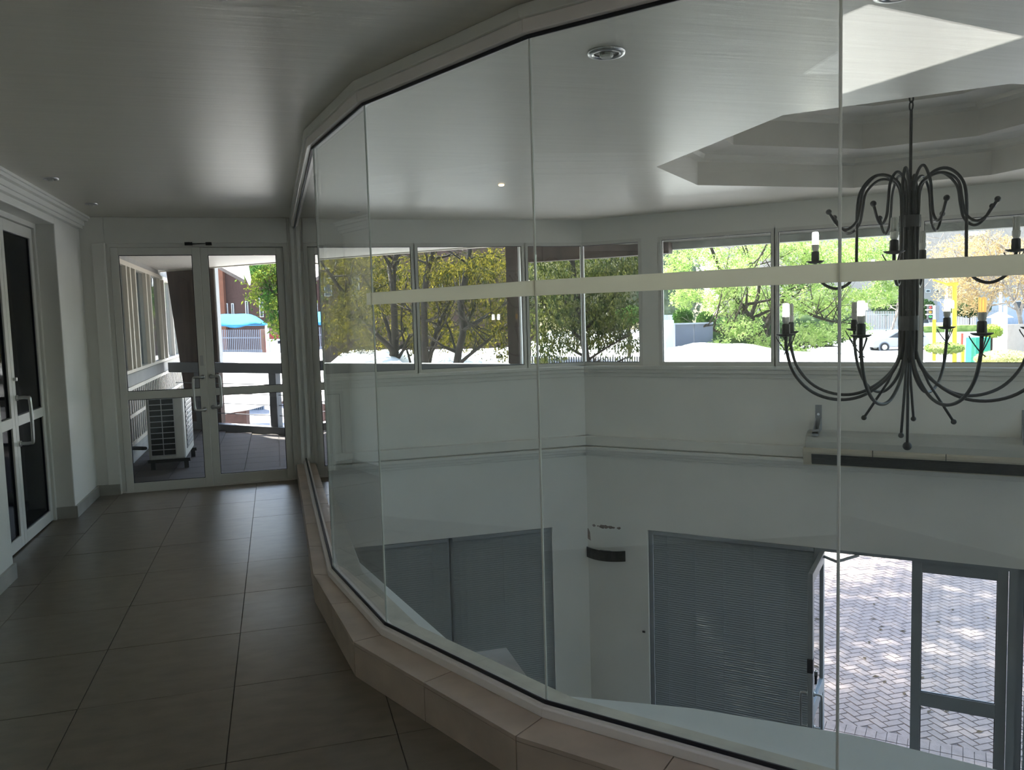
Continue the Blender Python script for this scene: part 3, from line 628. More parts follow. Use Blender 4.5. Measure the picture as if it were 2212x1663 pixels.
# ------------------------------------------------------------------ balcony
mb = MB().prism([(-1.9, 8.75), (3.6, 8.75), (3.95, 9.05), (-1.9, 14.9)], -.35, -.115)
deck = struct(mb.build('floor_balcony', m_grout, origin=False), 'grey-brown tiled balcony deck outside the double doors', 'floor')
for i in range(-5, 9):
    for j in range(0, 15):
        x0 = -.02+i*.40; y0 = 8.78+j*.40; x1, y1 = x0+.394, y0+.394
        if x1 < -1.75 or x0 > 3.3 or x0+y0 > 12.6: continue
        if x1+y1 > 12.95: y1 = min(y1, 12.95-x1); 
        if y1-y0 < .06: continue
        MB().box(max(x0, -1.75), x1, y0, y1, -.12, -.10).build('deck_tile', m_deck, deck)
BR = Fr((0, 13.0), (1, -1), (-1, -1))                        # balustrade line
bal = thing('balcony_balustrade', BR.p(1.0, 0, -.1), 'grey balustrade with a deep top beam and thin cables round the balcony', 'balustrade')
mb = MB(); BR.box(mb, -2.4, 4.42, -.06, .06, .825, .988); mb.build('top_beam', m_conc, bal, bevel=.008)
mb = MB(); BR.box(mb, -2.4, 4.42, -.08, .08, -.12, .0); mb.build('upstand', m_conc, bal)
for s in (-1.72, -.06, 1.6, 3.2, 4.36):
    mb = MB(); BR.box(mb, s-.075, s+.075, -.05, .05, 0, .825); mb.build('post', m_conc, bal)
for z in (.17, .33, .49, .65):
    MB().tube([BR.p(-2.3, 0, z), BR.p(4.35, 0, z)], .007, 6).build('cable', m_conc, bal)
post = MB(); BR.box(post, 4.11, 4.27, -.09, .09, .989, 2.505)
tag(post.build('veranda_post', m_brown, bevel=.006), 'dark brown square post standing on the balcony beam', 'post')
mb = MB(); BR.box(mb, 4.275, 4.30, -.07, .07, .985, 2.50); tag(mb.build('downpipe', m_white), 'thin white pipe running up beside the brown post', 'pipe')
mb = MB().hexa([BR.p(-2.14, -.16, 0), BR.p(-1.36, -.16, 0), BR.p(-1.36, -.08, 0), BR.p(-2.14, -.08, 0), BR.p(-2.47, -.16, 2.52), BR.p(-1.36, -.16, 2.52), BR.p(-1.36, -.08, 2.52), BR.p(-2.47, -.08, 2.52)])
brw = struct(mb.build('wall_balcony_end', m_brown, origin=False), 'dark brown panelled wall closing the balcony', 'wall')
mb = MB(); BR.box(mb, -1.36, -1.335, -.165, -.10, .98, 2.52); mb.build('corner_strip', m_white, brw)
mb = MB(); mb.box(-2.1, -1.79, 8.75, 26, -.3, 1.0).box(-2.1, -1.79, 8.75, 26, 2.42, 2.75).box(-2.3, -2.1, 8.75, 26, -.3, 2.75)
wbl = struct(mb.build('wall_balcony', mat('grey_render', (.34, .33, .31), .8, var=.1), origin=False), 'grey wall along the left of the balcony', 'wall')
BW = Fr((-1.77, 0), (0, 1), (1, 0))
ys = [8.9, 9.9, 10.35, 11.25, 11.55, 11.95, 12.9, 13.3, 14.4, 14.9, 15.9, 16.9, 18.4, 20, 22, 25.5]
m_cream = mat('cream_frame', (.66, .60, .50), .45, var=.03)
m_mir = mat('reflective_pane', (.10, .12, .12), .05)
for i, (a, b) in enumerate(zip(ys, ys[1:])):
    mb = MB(); w = .04
    for p, q, c, d in [(a, a+w, 1.02, 2.42), (b-w, b, 1.02, 2.42), (a+w, b-w, 1.02, 1.06), (a+w, b-w, 2.36, 2.42)]: BW.box(mb, p, q, -.05, .025, c, d)
    o = struct(mb.build('window_%d' % k, m_cream, origin=False), 'cream framed side window of the balcony wall, %s from the doors' % ORD[i], 'window'); k += 1
    g = MB(); BW.box(g, a+w, b-w, -.03, -.024, 1.06, 2.36); g.build('pane', m_mir, o)
gr = thing('louvre_grille', (-1.78, 11, .2), 'cream slatted grille with dark gaps below the side windows', 'grille')
mb = MB(); mb.box(-1.79, -1.785, 8.8, 25.5, .12, .83); mb.build('backing', m_black, gr)
for z in (.11, .46, .80):
    MB().box(-1.79, -1.765, 8.8, 25.5, z, z+.045).build('rail', m_cream, gr)
y = 8.85
while y < 17.1:
    MB().box(-1.786, -1.776, y, y+.03, .12, .82).build('slat', m_cream, gr); y += .17
# air-conditioning condenser
ac = thing('air_conditioner', (-1.29, 10.85, -.1), 'white outdoor air conditioning unit on the balcony floor', 'air conditioner')
mb = MB().box(-1.50, -1.09, 10.36, 11.34, .02, .78); mb.build('casing', mat('ac_casing', (.52, .52, .48), .45, var=.04), ac, bevel=.02)
mb = MB().box(-1.465, -1.20, 10.345, 10.362, .07, .75); cg = mb.build('coil', m_grille, ac)
for i in range(11): MB().box(-1.47, -1.195, 10.335, 10.345, .07+i*.067, .078+i*.067).build('guard_wire', m_steel, cg)
for x in (-1.47, -1.335, -1.20): MB().box(x, x+.008, 10.335, 10.345, .07, .75).build('guard_wire', m_steel, cg)
mb = MB().box(-1.092, -1.082, 10.5, 11.2, .12, .74); fp = mb.build('fan_panel', mat('ac_panel', (.20, .20, .20), .5), ac)
for i in range(10): MB().box(-1.083, -1.075, 10.52, 11.18, .15+i*.057, .17+i*.057).build('louvre', m_galu, fp)
MB().box(-1.082, -1.074, 10.72, 10.80, .36, .56).build('label_plate', m_white, fp)
for yy in (10.42, 11.24):
    MB().box(-1.52, -1.05, yy-.03, yy+.03, -.02, .02).build('foot_rail', m_grille, ac)
    for xx in (-1.49, -1.12): MB().box(xx, xx+.05, yy-.025, yy+.025, -.10, -.02).build('foot', m_grille, ac)
mb = MB().tube(smooth_path([(-1.71, 9.6, .25), (-1.69, 9.9, .18), (-1.68, 10.2, .2), (-1.55, 10.5, .15)], 5), .022, 8)
tag(mb.build('refrigerant_pipe', m_grille, smooth=True), 'black insulated pipe looping from the wall to the outdoor unit', 'pipe')
mb = MB().box(-1.775, -1.62, 9.25, 9.5, .25, .62); tag(mb.build('switch_box', mat('box_grey', (.10, .10, .11), .5), bevel=.01), 'dark electrical box on the grille behind the left door leaf', 'box')

# ------------------------------------------------------------------ ground and paving court
def ramp(d):
    return LOW-.06 if d < 20 else (LOW-.06+(d-20)/40*1.15 if d < 60 else -1.81)
mb = MB(); vs = []; rows = [3, 20, 30, 40, 50, 60, 90, 160]; colsx = [-90, -40, -15, 15, 40, 90]
g0 = lambda d, x: (_f0*d+_r0*x)
for d in rows:
    for x in colsx: P = g0(d, x*(1 if d > 15 else 1)); vs.append((P.x, P.y, ramp(d)))
nc = len(colsx)
mb.add(vs, [(i*nc+j, i*nc+j+1, (i+1)*nc+j+1, (i+1)*nc+j) for i in range(len(rows)-1) for j in range(nc-1)])
ground = struct(mb.build('ground', m_asph, origin=False), 'grey asphalt ground of the street and car park', 'ground')
court = struct(MB().prism([(3.3, 9.0), (9.0, 3.3), (15.5, 9.5), (9.5, 15.5)], LOW-.10, LOW-.012).build('ground_court', m_bjoint, origin=False), 'paved forecourt outside the entrance', 'paving')
bw, tm = .1, {}
def brick_mesh(kx, ky):
    if (kx, ky) not in tm:
        m = bpy.data.meshes.new('brick'); x, y, b = kx*bw-.007, ky*bw-.007, .004
        v = [(0, 0, -.03), (x, 0, -.03), (x, y, -.03), (0, y, -.03), (b, b, 0), (x-b, b, 0), (x-b, y-b, 0), (b, y-b, 0)]
        m.from_pydata(v, [], [(4, 5, 6, 7), (0, 1, 5, 4), (1, 2, 6, 5), (2, 3, 7, 6), (3, 0, 4, 7)]); m.materials.append(m_brick); tm[(kx, ky)] = m
    return tm[(kx, ky)]
bl = []
for a in range(-170, 170):
    for b in range(-90, 90):
        ox, oy = a+2*b, a-2*b
        for dx, dy, kx, ky in ((0, 0, 2, 1), (2, -1, 1, 2)):
            x, y = 6.5+(ox+dx)*bw, 7.0+(oy+dy)*bw
            c = x+y+.15
            if c < 12.95 or c > 22.9 or abs(x-y-.15) > 9: continue
            s_ = (x-3.33-(c-11.95)/2)*1.4142                   # position along the wall
            vis = 3.74-1.5*c/11.95 < s_ < 3.74+.75*c/11.95
            if not vis: continue
            bl.append((c, x, y, kx, ky))
bl.sort(); big = MB()
for q, (c, x, y, kx, ky) in enumerate(bl):
    if q < 300:
        o = bpy.data.objects.new('brick', brick_mesh(kx, ky)); COL.objects.link(o); o.parent = court
        o.location = (x, y, LOW+random.uniform(-.002, .002))
    else:
        X, Y, e = kx*bw-.007, ky*bw-.007, .004; zz = LOW+random.uniform(-.002, .002)
        big.add([(x, y, zz-.02), (x+X, y, zz-.02), (x+X, y+Y, zz-.02), (x, y+Y, zz-.02), (x+e, y+e, zz), (x+X-e, y+e, zz), (x+X-e, y+Y-e, zz), (x+e, y+Y-e, zz)], [(4, 5, 6, 7), (0, 1, 5, 4), (1, 2, 6, 5), (2, 3, 7, 6), (3, 0, 4, 7)])
bo = big.build('brick_paving', m_brick, court); bo['kind'] = 'stuff'
for i in range(26):                                           # soldier courses along the threshold
    for row, d0 in ((0, .48), (1, .27)):
        s_ = 2.3+i*.1; m = MB(); DG.box(m, s_+.003, s_+.097, -d0-.20, -d0-.003, LOW-.03, LOW+.001); m.build('edging_brick', m_brick, court)
m_fl = mat('fallen_leaf', (.10, .07, .04), .9)
for i in range(26):
    s_, d_3 = random.uniform(2.6, 5.0), random.uniform(.6, 5); c = Vector(DG.p(s_, -d_3, LOW+.006)); a = random.uniform(0, 6.3)
    u, v = Vector((math.cos(a), math.sin(a), 0))*.05, Vector((-math.sin(a), math.cos(a), 0))*.02
    tag(MB().add([c-u, c-v+Vector((0, 0, .012)), c+u, c+v+Vector((0, 0, .004))], [(0, 1, 2, 3)]).build('fallen_leaf', m_fl), 'small dry brown leaf lying on the brick forecourt', 'leaf', 'dry leaves on the forecourt')

# ------------------------------------------------------------------ shade canopies
def canopy(name, quad, sag, label, posts=True, m=m_white, n=12, group='white shade canopies over the car park'):
    """quad: four corners near-left, near-right, far-right, far-left; bulging upwards by sag"""
    q = [Vector(p) for p in quad]; base = sum(q, Vector())/4; root = thing(name, (base.x, base.y, min(ramp(15), -2.9)), label, 'canopy', group)
    vs = []
    for j in range(n+1):
        for i in range(n+1):
            s, t = i/n, j/n
            p = q[0]*(1-s)*(1-t)+q[1]*s*(1-t)+q[2]*s*t+q[3]*(1-s)*t
            p = p+Vector((0, 0, sag*math.sin(math.pi*s)*math.sin(math.pi*t)+.15*sag*math.sin(3*math.pi*s)))
            vs.append(p)
    fs = [(j*(n+1)+i, j*(n+1)+i+1, (j+1)*(n+1)+i+1, (j+1)*(n+1)+i) for j in range(n) for i in range(n)]
    mb = MB().add(vs, fs); o = mb.build('net', m, root, smooth=True)
    md = o.modifiers.new('solid', 'SOLIDIFY'); md.thickness = .02
    if posts:
        for p in q: MB().tube([(p.x, p.y, -2.96), (p.x, p.y, p.z)], .05, 8).build('post', m_steel, root)
    for a, b in ((0, 1), (1, 2), (2, 3), (3, 0)): MB().tube([q[a], q[b]], .025, 6).build('edge_pipe', m, root)
    return root
canopy('shade_canopy', [at(430, 905, 15.0), at(650, 855, 15.0), at(640, 764, 21), at(455, 762, 21)], .16, 'white shade canopy seen through the double doors')
canopy('shade_canopy', [at(640, 850, 15.5), at(900, 850, 15.5), at(905, 760, 21), at(740, 764, 21)], .45, 'white shade canopy behind the leftmost balcony window')
canopy('shade_canopy', [at(905, 850, 15.5), at(1145, 850, 15.5), at(1120, 752, 21), at(920, 758, 21)], .25, 'white shade canopy behind the branching tree trunks')
canopy('shade_canopy', [at(1150, 769, 23), at(1375, 780, 23), at(1300, 757, 27), at(1150, 738, 27)], .18, 'white shade canopy beside the black railing')
canopy('shade_canopy', [at(1400, 835, 17), at(1690, 845, 17), at(1690, 757, 25), at(1445, 752, 25)], .6, 'large white shade canopy behind the middle window')
canopy('shade_canopy', [at(1693, 845, 17), at(2060, 850, 17), at(1985, 770, 25), at(1693, 759, 25)], .12, 'flat white shade canopy in front of the parked car')
canopy('blue_canopy', [at(440, 704, 30), at(575, 702, 30), at(578, 699, 36), at(440, 700, 36)], .5, 'light blue domed shade canopy beyond the balcony', m=mat('blue_net', (.06, .24, .42), .9, var=.03, spec=.0), group=None)

# ------------------------------------------------------------------ far buildings, walls, fences
def boxat(u0, u1, v0, v1, d, depth):
    """box facing the viewer: corners read at distance d"""
    a, b = at(u0, (v0+v1)/2, d), at(u1, (v0+v1)/2, d); zt, zb = at((u0+u1)/2, v0, d).z, at((u0+u1)/2, v1, d).z
    return a, b, zb, zt, _f0*depth
def pbox(mb, u0, u1, v0, v1, d, depth, zb=None):
    a, b, z0, z1, f = boxat(u0, u1, v0, v1, d, depth); z0 = z0 if zb is None else zb
    mb.hexa([(a.x, a.y, z0), (b.x, b.y, z0), (b.x+f.x, b.y+f.y, z0), (a.x+f.x, a.y+f.y, z0), (a.x, a.y, z1), (b.x, b.y, z1), (b.x+f.x, b.y+f.y, z1), (a.x+f.x, a.y+f.y, z1)]); return mb
def building(name, u0, u1, v0, v1, d, m, wins, label, mw, zb=-3):
    base = at((u0+u1)/2, v1, d); r = thing(name, (base.x, base.y, zb), label, 'building')
    pbox(MB(), u0, u1, v0, v1, d, 10, zb).build('wall', m, r)
    for (a, b, c, e) in wins:
        w = pbox(MB(), a, b, c, e, d-.12, .1).build('window', m_trim, r)
        pbox(MB(), a+1.5, b-1.5, c+1.5, e-1.5, d-.16, .05).build('pane', mw, w)
    return r
m_pane = mat('far_pane', (.05, .06, .08), .15)
building('brick_building', 330, 1160, 300, 700, 55, m_rbrick, [(482, 492, 655, 690), (500, 505, 655, 690), (530, 536, 650, 690), (560, 568, 640, 685), (600, 612, 640, 680), (700, 716, 600, 640), (760, 776, 600, 640), (820, 836, 600, 640), (940, 956, 600, 640), (1040, 1056, 600, 640)], 'red-brown brick building beyond the balcony trees', m_pane)
pbox(MB(), 457, 481, 500, 690, 54.5, .4, -3).build('orange_pier', mat('orange_brick', (.20, .08, .045), .9, var=.15), [o for o in bpy.data.objects if o.name == 'brick_building'][0])
building('beige_building', 1560, 2330, 380, 690, 125, m_beige, [(2105, 2150, 478, 492), (2000, 2010, 625, 632), (2020, 2030, 625, 632), (2060, 2075, 622, 632)], 'pale beige building far behind the right window', m_pane)
pbox(MB(), 2096, 2128, 499, 508, 123.4, 1.5).build('balcony', m_white, bpy.data.objects['beige_building'])
building('blue_grey_building', 2110, 2330, 640, 690, 108, mat('bluegrey', (.36, .40, .48), .9, var=.06), [(2190, 2215, 650, 668)], 'low blue-grey building right of the yellow pole', m_pane)
o = tag(pbox(MB(), 562, 640, 710, 790, 40, .4, -3).build('brick_boundary_wall', mat('pink_brick', (.26, .15, .11), .9, var=.15)), 'pinkish brick boundary wall with a red framed sign', 'wall')
sg = pbox(MB(), 574, 620, 722, 790, 39.8, .1); sgn = thing('street_sign', at(597, 790, 39.8), 'white sign board in a red frame on the brick wall', 'sign')
sg.build('frame', mat('red_frame', (.35, .03, .04), .6), sgn); pbox(MB(), 579, 618, 732, 790, 39.7, .08).build('board', m_white, sgn)
pbox(MB(), 600, 604, 736, 742, 39.65, .05).build('letter', m_black, sgn); pbox(MB(), 607, 611, 735, 741, 39.65, .05).build('letter', m_black, sgn)
def fence(name, u0, u1, v0, v1, d, n, label, m, r=.012, rails=(.1, .9), solid=None, v0b=None, v1b=None):
    v0b = v0 if v0b is None else v0b; v1b = v1 if v1b is None else v1b
    A0, A1, B0, B1 = at(u0, v1, d), at(u0, v0, d), at(u1, v1b, d), at(u1, v0b, d); A0.z = B0.z = ramp(d); rt = thing(name, A0, label, 'fence')
    for i in range(n+1):
        t = i/n; p, q = A0.lerp(B0, t), A1.lerp(B1, t); MB().bar(p, q, r*2, r*2, (0, 1, 0)).build('bar', m, rt)
    for z in rails: MB().bar(A0.lerp(A1, z), B0.lerp(B1, z), r*2, r*2.5).build('rail', m, rt)
    if solid:
        f = _f0*.1; MB().hexa([A0+f, B0+f, B0+f*2, A0+f*2, A0.lerp(A1, .75)+f, B0.lerp(B1, .75)+f, B0.lerp(B1, .75)+f*2, A0.lerp(A1, .75)+f*2]).build('panel', solid, rt)
    return rt
m_far = mat('far_steel', (.22, .24, .28), .6); m_pal = mat('pale_steel', (.50, .56, .62), .6)
fence('palisade_fence', 440, 562, 712, 760, 38, 30, 'grey slatted fence below the blue canopy', m_far, .02, (.3, .9), mat('grey_panel', (.20, .22, .26), .8, var=.1))
fence('iron_railing', 1150, 1392, 770, 812, 20, 46, 'black iron railing behind the corner window', m_black, .014, (.08, .93))
fence('palisade_fence', 1872, 1945, 672, 715, 100, 20, 'pale blue palisade fence behind the white car', m_pal, .03, (.15, .85))
fence('palisade_fence', 2065, 2160, 665, 705, 104, 26, 'grey palisade fence behind the yellow pole', m_far, .025, (.15, .85))
fence('palisade_fence', 1425, 1470, 680, 705, 45, 14, 'pale fence at the left edge of the middle window', m_pal, .025, (.15, .85))
fence('palisade_fence', 1600, 1700, 690, 715, 50, 22, 'pale fence behind the lime green tree', m_pal, .025, (.15, .85))
gp = thing('board_gate', at(1500, 900, 26), 'dark blue-grey boarded gate behind the middle canopy', 'gate')
mg = mat('gate_board', (.075, .09, .13), .6, var=.1)
pbox(MB(), 1459, 1499, 699, 760, 26, .06, ramp(26)).build('panel', mg, gp); pbox(MB(), 1500, 1540, 699, 757, 26, .06, ramp(26)).build('panel', mg, gp)
pbox(MB(), 1457, 1541, 697, 700, 25.9, .1).build('top_rail', m_far, gp)
tag(pbox(MB(), 1438, 1456, 692, 760, 27, .3, ramp(27)).build('gate_pier', m_white), 'white rendered pier left of the boarded gate', 'pier')
tag(pbox(MB(), 452, 528, 806, 835, 25, .3, -2.9).build('low_brick_wall', m_rbrick), 'low red-brown wall seen between the balcony cables', 'wall')
def dn(p, d): return Vector((p.x, p.y, ramp(d)))
# street furniture at the right
m_yel = mat('yellow_paint', (.75, .48, .04), .5, var=.04)
tl = thing('traffic_light', dn(at(2018, 756, 52), 52), 'traffic light on a yellow pole beside the car', 'traffic light')
MB().tube([dn(at(2018, 756, 52), 52), at(2018, 690, 52)], .11, 8).build('pole', m_yel, tl); MB().tube([at(2018, 690, 52), at(2017, 660, 52)], .09, 8).build('upper_pole', m_white, tl)
hd = pbox(MB(), 2006, 2014, 660, 690, 52, .25).build('signal_head', m_black, tl)
for v, c in ((664, (.5, .03, .03)), (674, (.5, .25, .02)), (684, (.02, .35, .1))):
    MB().ball(at(2010, v, 51.9), .09, 8).build('lens', mat('lens', c, .3), hd)
    pbox(MB(), 2005, 2015, v-6, v-4, 51.6, .35).build('visor', m_white, hd)
pbox(MB(), 2021, 2029, 660, 690, 52, .25).build('signal_head', m_far, tl)
ylp = thing('yellow_street_pole', dn(at(2062, 775, 45), 45), 'tall yellow street pole with a lamp arm', 'pole')
MB().tube([dn(at(2062, 775, 45), 45), at(2062, 614, 45)], .12, 8).build('pole', m_yel, ylp); MB().tube(smooth_path([at(2062, 616, 45), at(2040, 612, 45), at(2015, 604, 45)], 4), .05, 6).build('arm', m_yel, ylp)
pbox(MB(), 2046, 2070, 610, 617, 45, .3).build('lamp_head', m_yel, ylp)
for (u, v0, v1, d, lab) in [(2162, 600, 672, 56, 'tall white lamp post behind the gate pillar'), (2172, 660, 752, 44, 'slim white post in front of the gate pillar'), (2045, 600, 690, 58, 'thin grey pole left of the yellow street pole')]:
    tag(MB().tube([dn(at(u, v1, d), d), at(u, v0, d)], .09, 8).build('lamp_post', m_white), lab, 'pole')
tag(pbox(MB(), 2108, 2140, 729, 762, 44, 1.0, ramp(44)).build('utility_box', mat('green_box', (.02, .32, .20), .5, var=.05), bevel=.03), 'green utility cabinet by the street', 'cabinet')
tag(pbox(MB(), 2078, 2084, 745, 766, 46, .15, ramp(46)).build('bollard', m_yel), 'short yellow bollard left of the green cabinet', 'bollard')
tag(pbox(MB(), 2077, 2081, 720, 735, 60, .12, ramp(60)).build('bollard', mat('red_paint', (.6, .08, .05), .6)), 'small red marker post behind the yellow pole', 'bollard')
gpl = thing('gate_pillar', dn(at(2166, 756, 47), 47), 'white stone gate pillar with a pointed cap', 'pillar')
pbox(MB(), 2154, 2176, 684, 760, 47, .6, ramp(47)).build('shaft', m_white, gpl)
a, b, z0, z1, f = boxat(2151, 2190, 672, 686, 46.9, 1.0); c = (a+b)/2+f/2
MB().add([(a.x, a.y, z0), (b.x, b.y, z0), (b.x+f.x, b.y+f.y, z0), (a.x+f.x, a.y+f.y, z0), (c.x, c.y, z1)], [(0, 1, 4), (1, 2, 4), (2, 3, 4), (3, 0, 4), (3, 2, 1, 0)]).build('cap', m_white, gpl)
tag(pbox(MB(), 2176, 2260, 700, 760, 48, .5, ramp(48)).build('stone_wall', m_beige), 'low pale stone wall right of the gate pillar', 'wall')
# parked vehicles
def vehicle(name, c, length, label, cat, profile, cabin, m, face=-1):
    r = thing(name, c, label, cat); ax = _r0*face; wy = _f0
    def pt(x, y, z): return c+ax*x+wy*y+Vector((0, 0, z))
    def ext(pts, y0, y1, inset=0):
        n = len(pts); mb = MB(); vs = [pt(x, y0, z) for x, z in pts]+[pt(x, y1, z) for x, z in pts]
        return mb.add(vs, [tuple(range(n)), tuple(range(2*n-1, n-1, -1))]+[(i, n+i, n+(i+1) % n, (i+1) % n) for i in range(n)])
    ext(profile, -.85, .85).build('body', m, r, bevel=.05)
    ext(cabin, -.72, .72).build('cabin', m, r, bevel=.04)
    g = [(x*.98, z-.03) for x, z in cabin]; cxm = sum(x for x, z in cabin)/len(cabin)
    g = [(cxm+(x-cxm)*.88, .98+(z-.98)*.82) for x, z in cabin]; ext(g, -.745, .745).build('side_windows', m_pane, r)
    for x in (length*.30, -length*.30):
        for s in (-1, 1):
            w = MB(); P = pt(x, s*.80, .32); w.tube([P-wy*.1, P+wy*.1], .33, 18); o = w.build('wheel', m_black, r)
            MB().tube([P-wy*.115, P+wy*.115], .20, 12).build('rim', m_steel, o)
            MB().tube([P-wy*.08, P+wy*.08], .40, 18).build('arch', m_far, r)
    for x in (length*.49,): pt0 = pt(x, -.6, .72); MB().ball(pt0, .09, 8).build('headlamp', m_chrome, r)
    return r
cp = [(-2.1, .3), (-2.15, .75), (-1.95, 1.0), (1.0, 1.02), (1.9, .86), (2.12, .6), (2.1, .32)]; cb = [(-1.98, .98), (-1.75, 1.42), (-1.2, 1.55), (-.1, 1.56), (.35, 1.45), (1.15, .98)]
P = at(1935, 757, 62); vehicle('car', P, 4.2, 'white compact car parked across the street', 'car', cp, cb, mat('car_white', (.50, .50, .52), .25))
P = at(1992, 714, 109); vehicle('pickup_truck', P, 4.6, 'white pickup truck behind the traffic light', 'truck', [(-2.4, .4), (-2.4, 1.0), (1.0, 1.02), (2.2, .95), (2.35, .5), (2.3, .4)], [(-.6, 1.0), (-.5, 1.6), (.7, 1.62), (1.3, 1.0)], mat('truck_white', (.78, .79, .8), .3))
# ------------------------------------------------------------------ trees and shrubs
def leaves(blobs, n, size, ar=.38, droop=.5, spread=.5):
    """folded leaf blades scattered through ellipsoidal blobs (centre, radius xyz)"""
    vs, fs = [], []; tot = sum(b[1][0]*b[1][1]*b[1][2] for b in blobs)**1.0
    wts = [(b[1][0]*b[1][2]) for b in blobs]; sw = sum(wts)
    for (c, r), w in zip(blobs, wts):
        # twigs: leaves come in little sprays
        for _ in range(max(1, int(n*w/sw/6))):
            while True:
                q = Vector((random.uniform(-1, 1), random.uniform(-1, 1), random.uniform(-1, 1)))
                if .15 < q.length < 1: break
            p0 = Vector(c)+_r0*q.x*r[0]+_f0*q.y*r[1]+Vector((0, 0, q.z*r[2]))
            dr = Vector((random.gauss(0, 1), random.gauss(0, 1), random.gauss(-droop, .6))).normalized()
            for k_ in range(6):
                p = p0+dr*size*k_*spread+Vector((random.gauss(0, .4), random.gauss(0, .4), random.gauss(0, .4)))*size
                d = (dr+Vector((random.gauss(0, .8), random.gauss(0, .8), random.gauss(-droop, .7)))).normalized()
                x = d.orthogonal().normalized(); a = random.uniform(0, 6.3); x = x*math.cos(a)+d.cross(x)*math.sin(a)
                L = size*random.uniform(.7, 1.3); w2 = L*ar*.5; k0 = len(vs); nn = d.cross(x)*w2*.5
                vs += [p, p+d*L*.45+x*w2+nn, p+d*L, p+d*L*.45-x*w2+nn]; fs += [(k0, k0+1, k0+2), (k0, k0+2, k0+3)]
    m = MB(); m.v = [tuple(v) for v in vs]; m.f = fs; return m
def limbs(root, stems, m, d, twigs=6, jit=.35, name='branch'):
    """stems: (list of (u, v), base radius, top radius, depth offset)"""
    for st, r0, r1, dd in stems:
        n = len(st); pts = [at(u, v, d+dd*(i/(n-1))) for i, (u, v) in enumerate(st)]; p = smooth_path(pts, 4); N = len(p)
        mb = MB().tube(p, [.72*(r0+(r1-r0)*i/(N-1)) for i in range(N)], 7)
        for _ in range(twigs):
            i = random.randrange(N//3, N); q = p[i]; dr = Vector((random.gauss(0, 1), random.gauss(0, 1), random.uniform(0, 1.2))).normalized()
            L = random.uniform(.5, 1.3)*jit*2; e = q+dr*L+Vector((0, 0, .15*L)); rr = (r0+(r1-r0)*i/(N-1))*.4
            mb.tube([q, q+dr*L*.5, e], [rr, rr*.7, rr*.3], 5)
            for _2 in range(2):
                d2 = (dr+Vector((random.gauss(0, .6), random.gauss(0, .6), random.gauss(.2, .5)))).normalized(); s0 = q+dr*L*random.uniform(.4, 1)
                mb.tube([s0, s0+d2*L*.6], [rr*.4, rr*.15], 4)
        mb.build(name, m, root, smooth=True)
def tree(name, base, label, group, d, stems, blobs, n, size, bark, lm, ar=.38, droop=.5, twigs=12, cat='tree', spread=.5, jit=.35):
    r = thing(name, base, label, cat, group)
    if stems: limbs(r, stems, bark, d, twigs, jit)
    bb = [(at(u, v, d+dd), rr) for u, v, dd, rr in blobs]
    f = leaves(bb, n, size, ar, droop, spread).build('foliage', lm, r); f['kind'] = 'stuff'
    return r
G1 = 'trees beyond the window glass'
D = 18.0
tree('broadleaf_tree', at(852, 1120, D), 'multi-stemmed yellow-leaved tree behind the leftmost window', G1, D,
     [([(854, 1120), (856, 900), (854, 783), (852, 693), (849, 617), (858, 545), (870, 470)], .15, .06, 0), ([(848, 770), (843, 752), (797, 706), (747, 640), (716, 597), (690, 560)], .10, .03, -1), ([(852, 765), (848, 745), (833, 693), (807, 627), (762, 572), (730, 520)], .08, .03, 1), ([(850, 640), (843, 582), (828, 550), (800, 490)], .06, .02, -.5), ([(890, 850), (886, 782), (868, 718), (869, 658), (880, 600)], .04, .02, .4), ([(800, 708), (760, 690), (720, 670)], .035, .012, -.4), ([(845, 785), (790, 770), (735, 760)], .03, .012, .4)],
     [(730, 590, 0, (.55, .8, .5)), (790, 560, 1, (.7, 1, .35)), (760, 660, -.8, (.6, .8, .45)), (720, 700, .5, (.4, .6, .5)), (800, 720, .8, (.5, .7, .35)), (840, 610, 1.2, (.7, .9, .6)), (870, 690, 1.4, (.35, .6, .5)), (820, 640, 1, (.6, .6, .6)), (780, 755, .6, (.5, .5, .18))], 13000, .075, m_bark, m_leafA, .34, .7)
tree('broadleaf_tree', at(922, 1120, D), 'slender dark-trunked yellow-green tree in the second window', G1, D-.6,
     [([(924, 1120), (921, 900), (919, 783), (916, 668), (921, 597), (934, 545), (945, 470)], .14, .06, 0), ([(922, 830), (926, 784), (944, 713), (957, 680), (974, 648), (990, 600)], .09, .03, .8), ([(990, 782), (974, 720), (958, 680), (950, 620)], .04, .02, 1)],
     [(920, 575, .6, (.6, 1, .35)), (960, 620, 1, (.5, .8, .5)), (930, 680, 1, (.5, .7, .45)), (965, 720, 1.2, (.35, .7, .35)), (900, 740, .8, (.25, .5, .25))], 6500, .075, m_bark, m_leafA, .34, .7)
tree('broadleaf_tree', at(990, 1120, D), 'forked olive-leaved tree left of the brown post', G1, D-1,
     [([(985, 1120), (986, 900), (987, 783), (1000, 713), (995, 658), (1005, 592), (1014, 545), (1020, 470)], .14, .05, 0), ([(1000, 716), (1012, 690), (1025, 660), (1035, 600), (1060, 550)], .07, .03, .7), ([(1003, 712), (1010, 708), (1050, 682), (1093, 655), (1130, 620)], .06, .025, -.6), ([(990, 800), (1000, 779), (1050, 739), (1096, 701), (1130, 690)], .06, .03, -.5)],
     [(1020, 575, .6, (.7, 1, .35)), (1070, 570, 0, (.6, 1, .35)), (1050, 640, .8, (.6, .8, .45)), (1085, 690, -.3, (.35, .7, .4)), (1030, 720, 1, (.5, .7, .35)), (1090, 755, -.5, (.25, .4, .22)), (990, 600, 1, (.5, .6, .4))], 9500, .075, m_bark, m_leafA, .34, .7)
D = 15.0
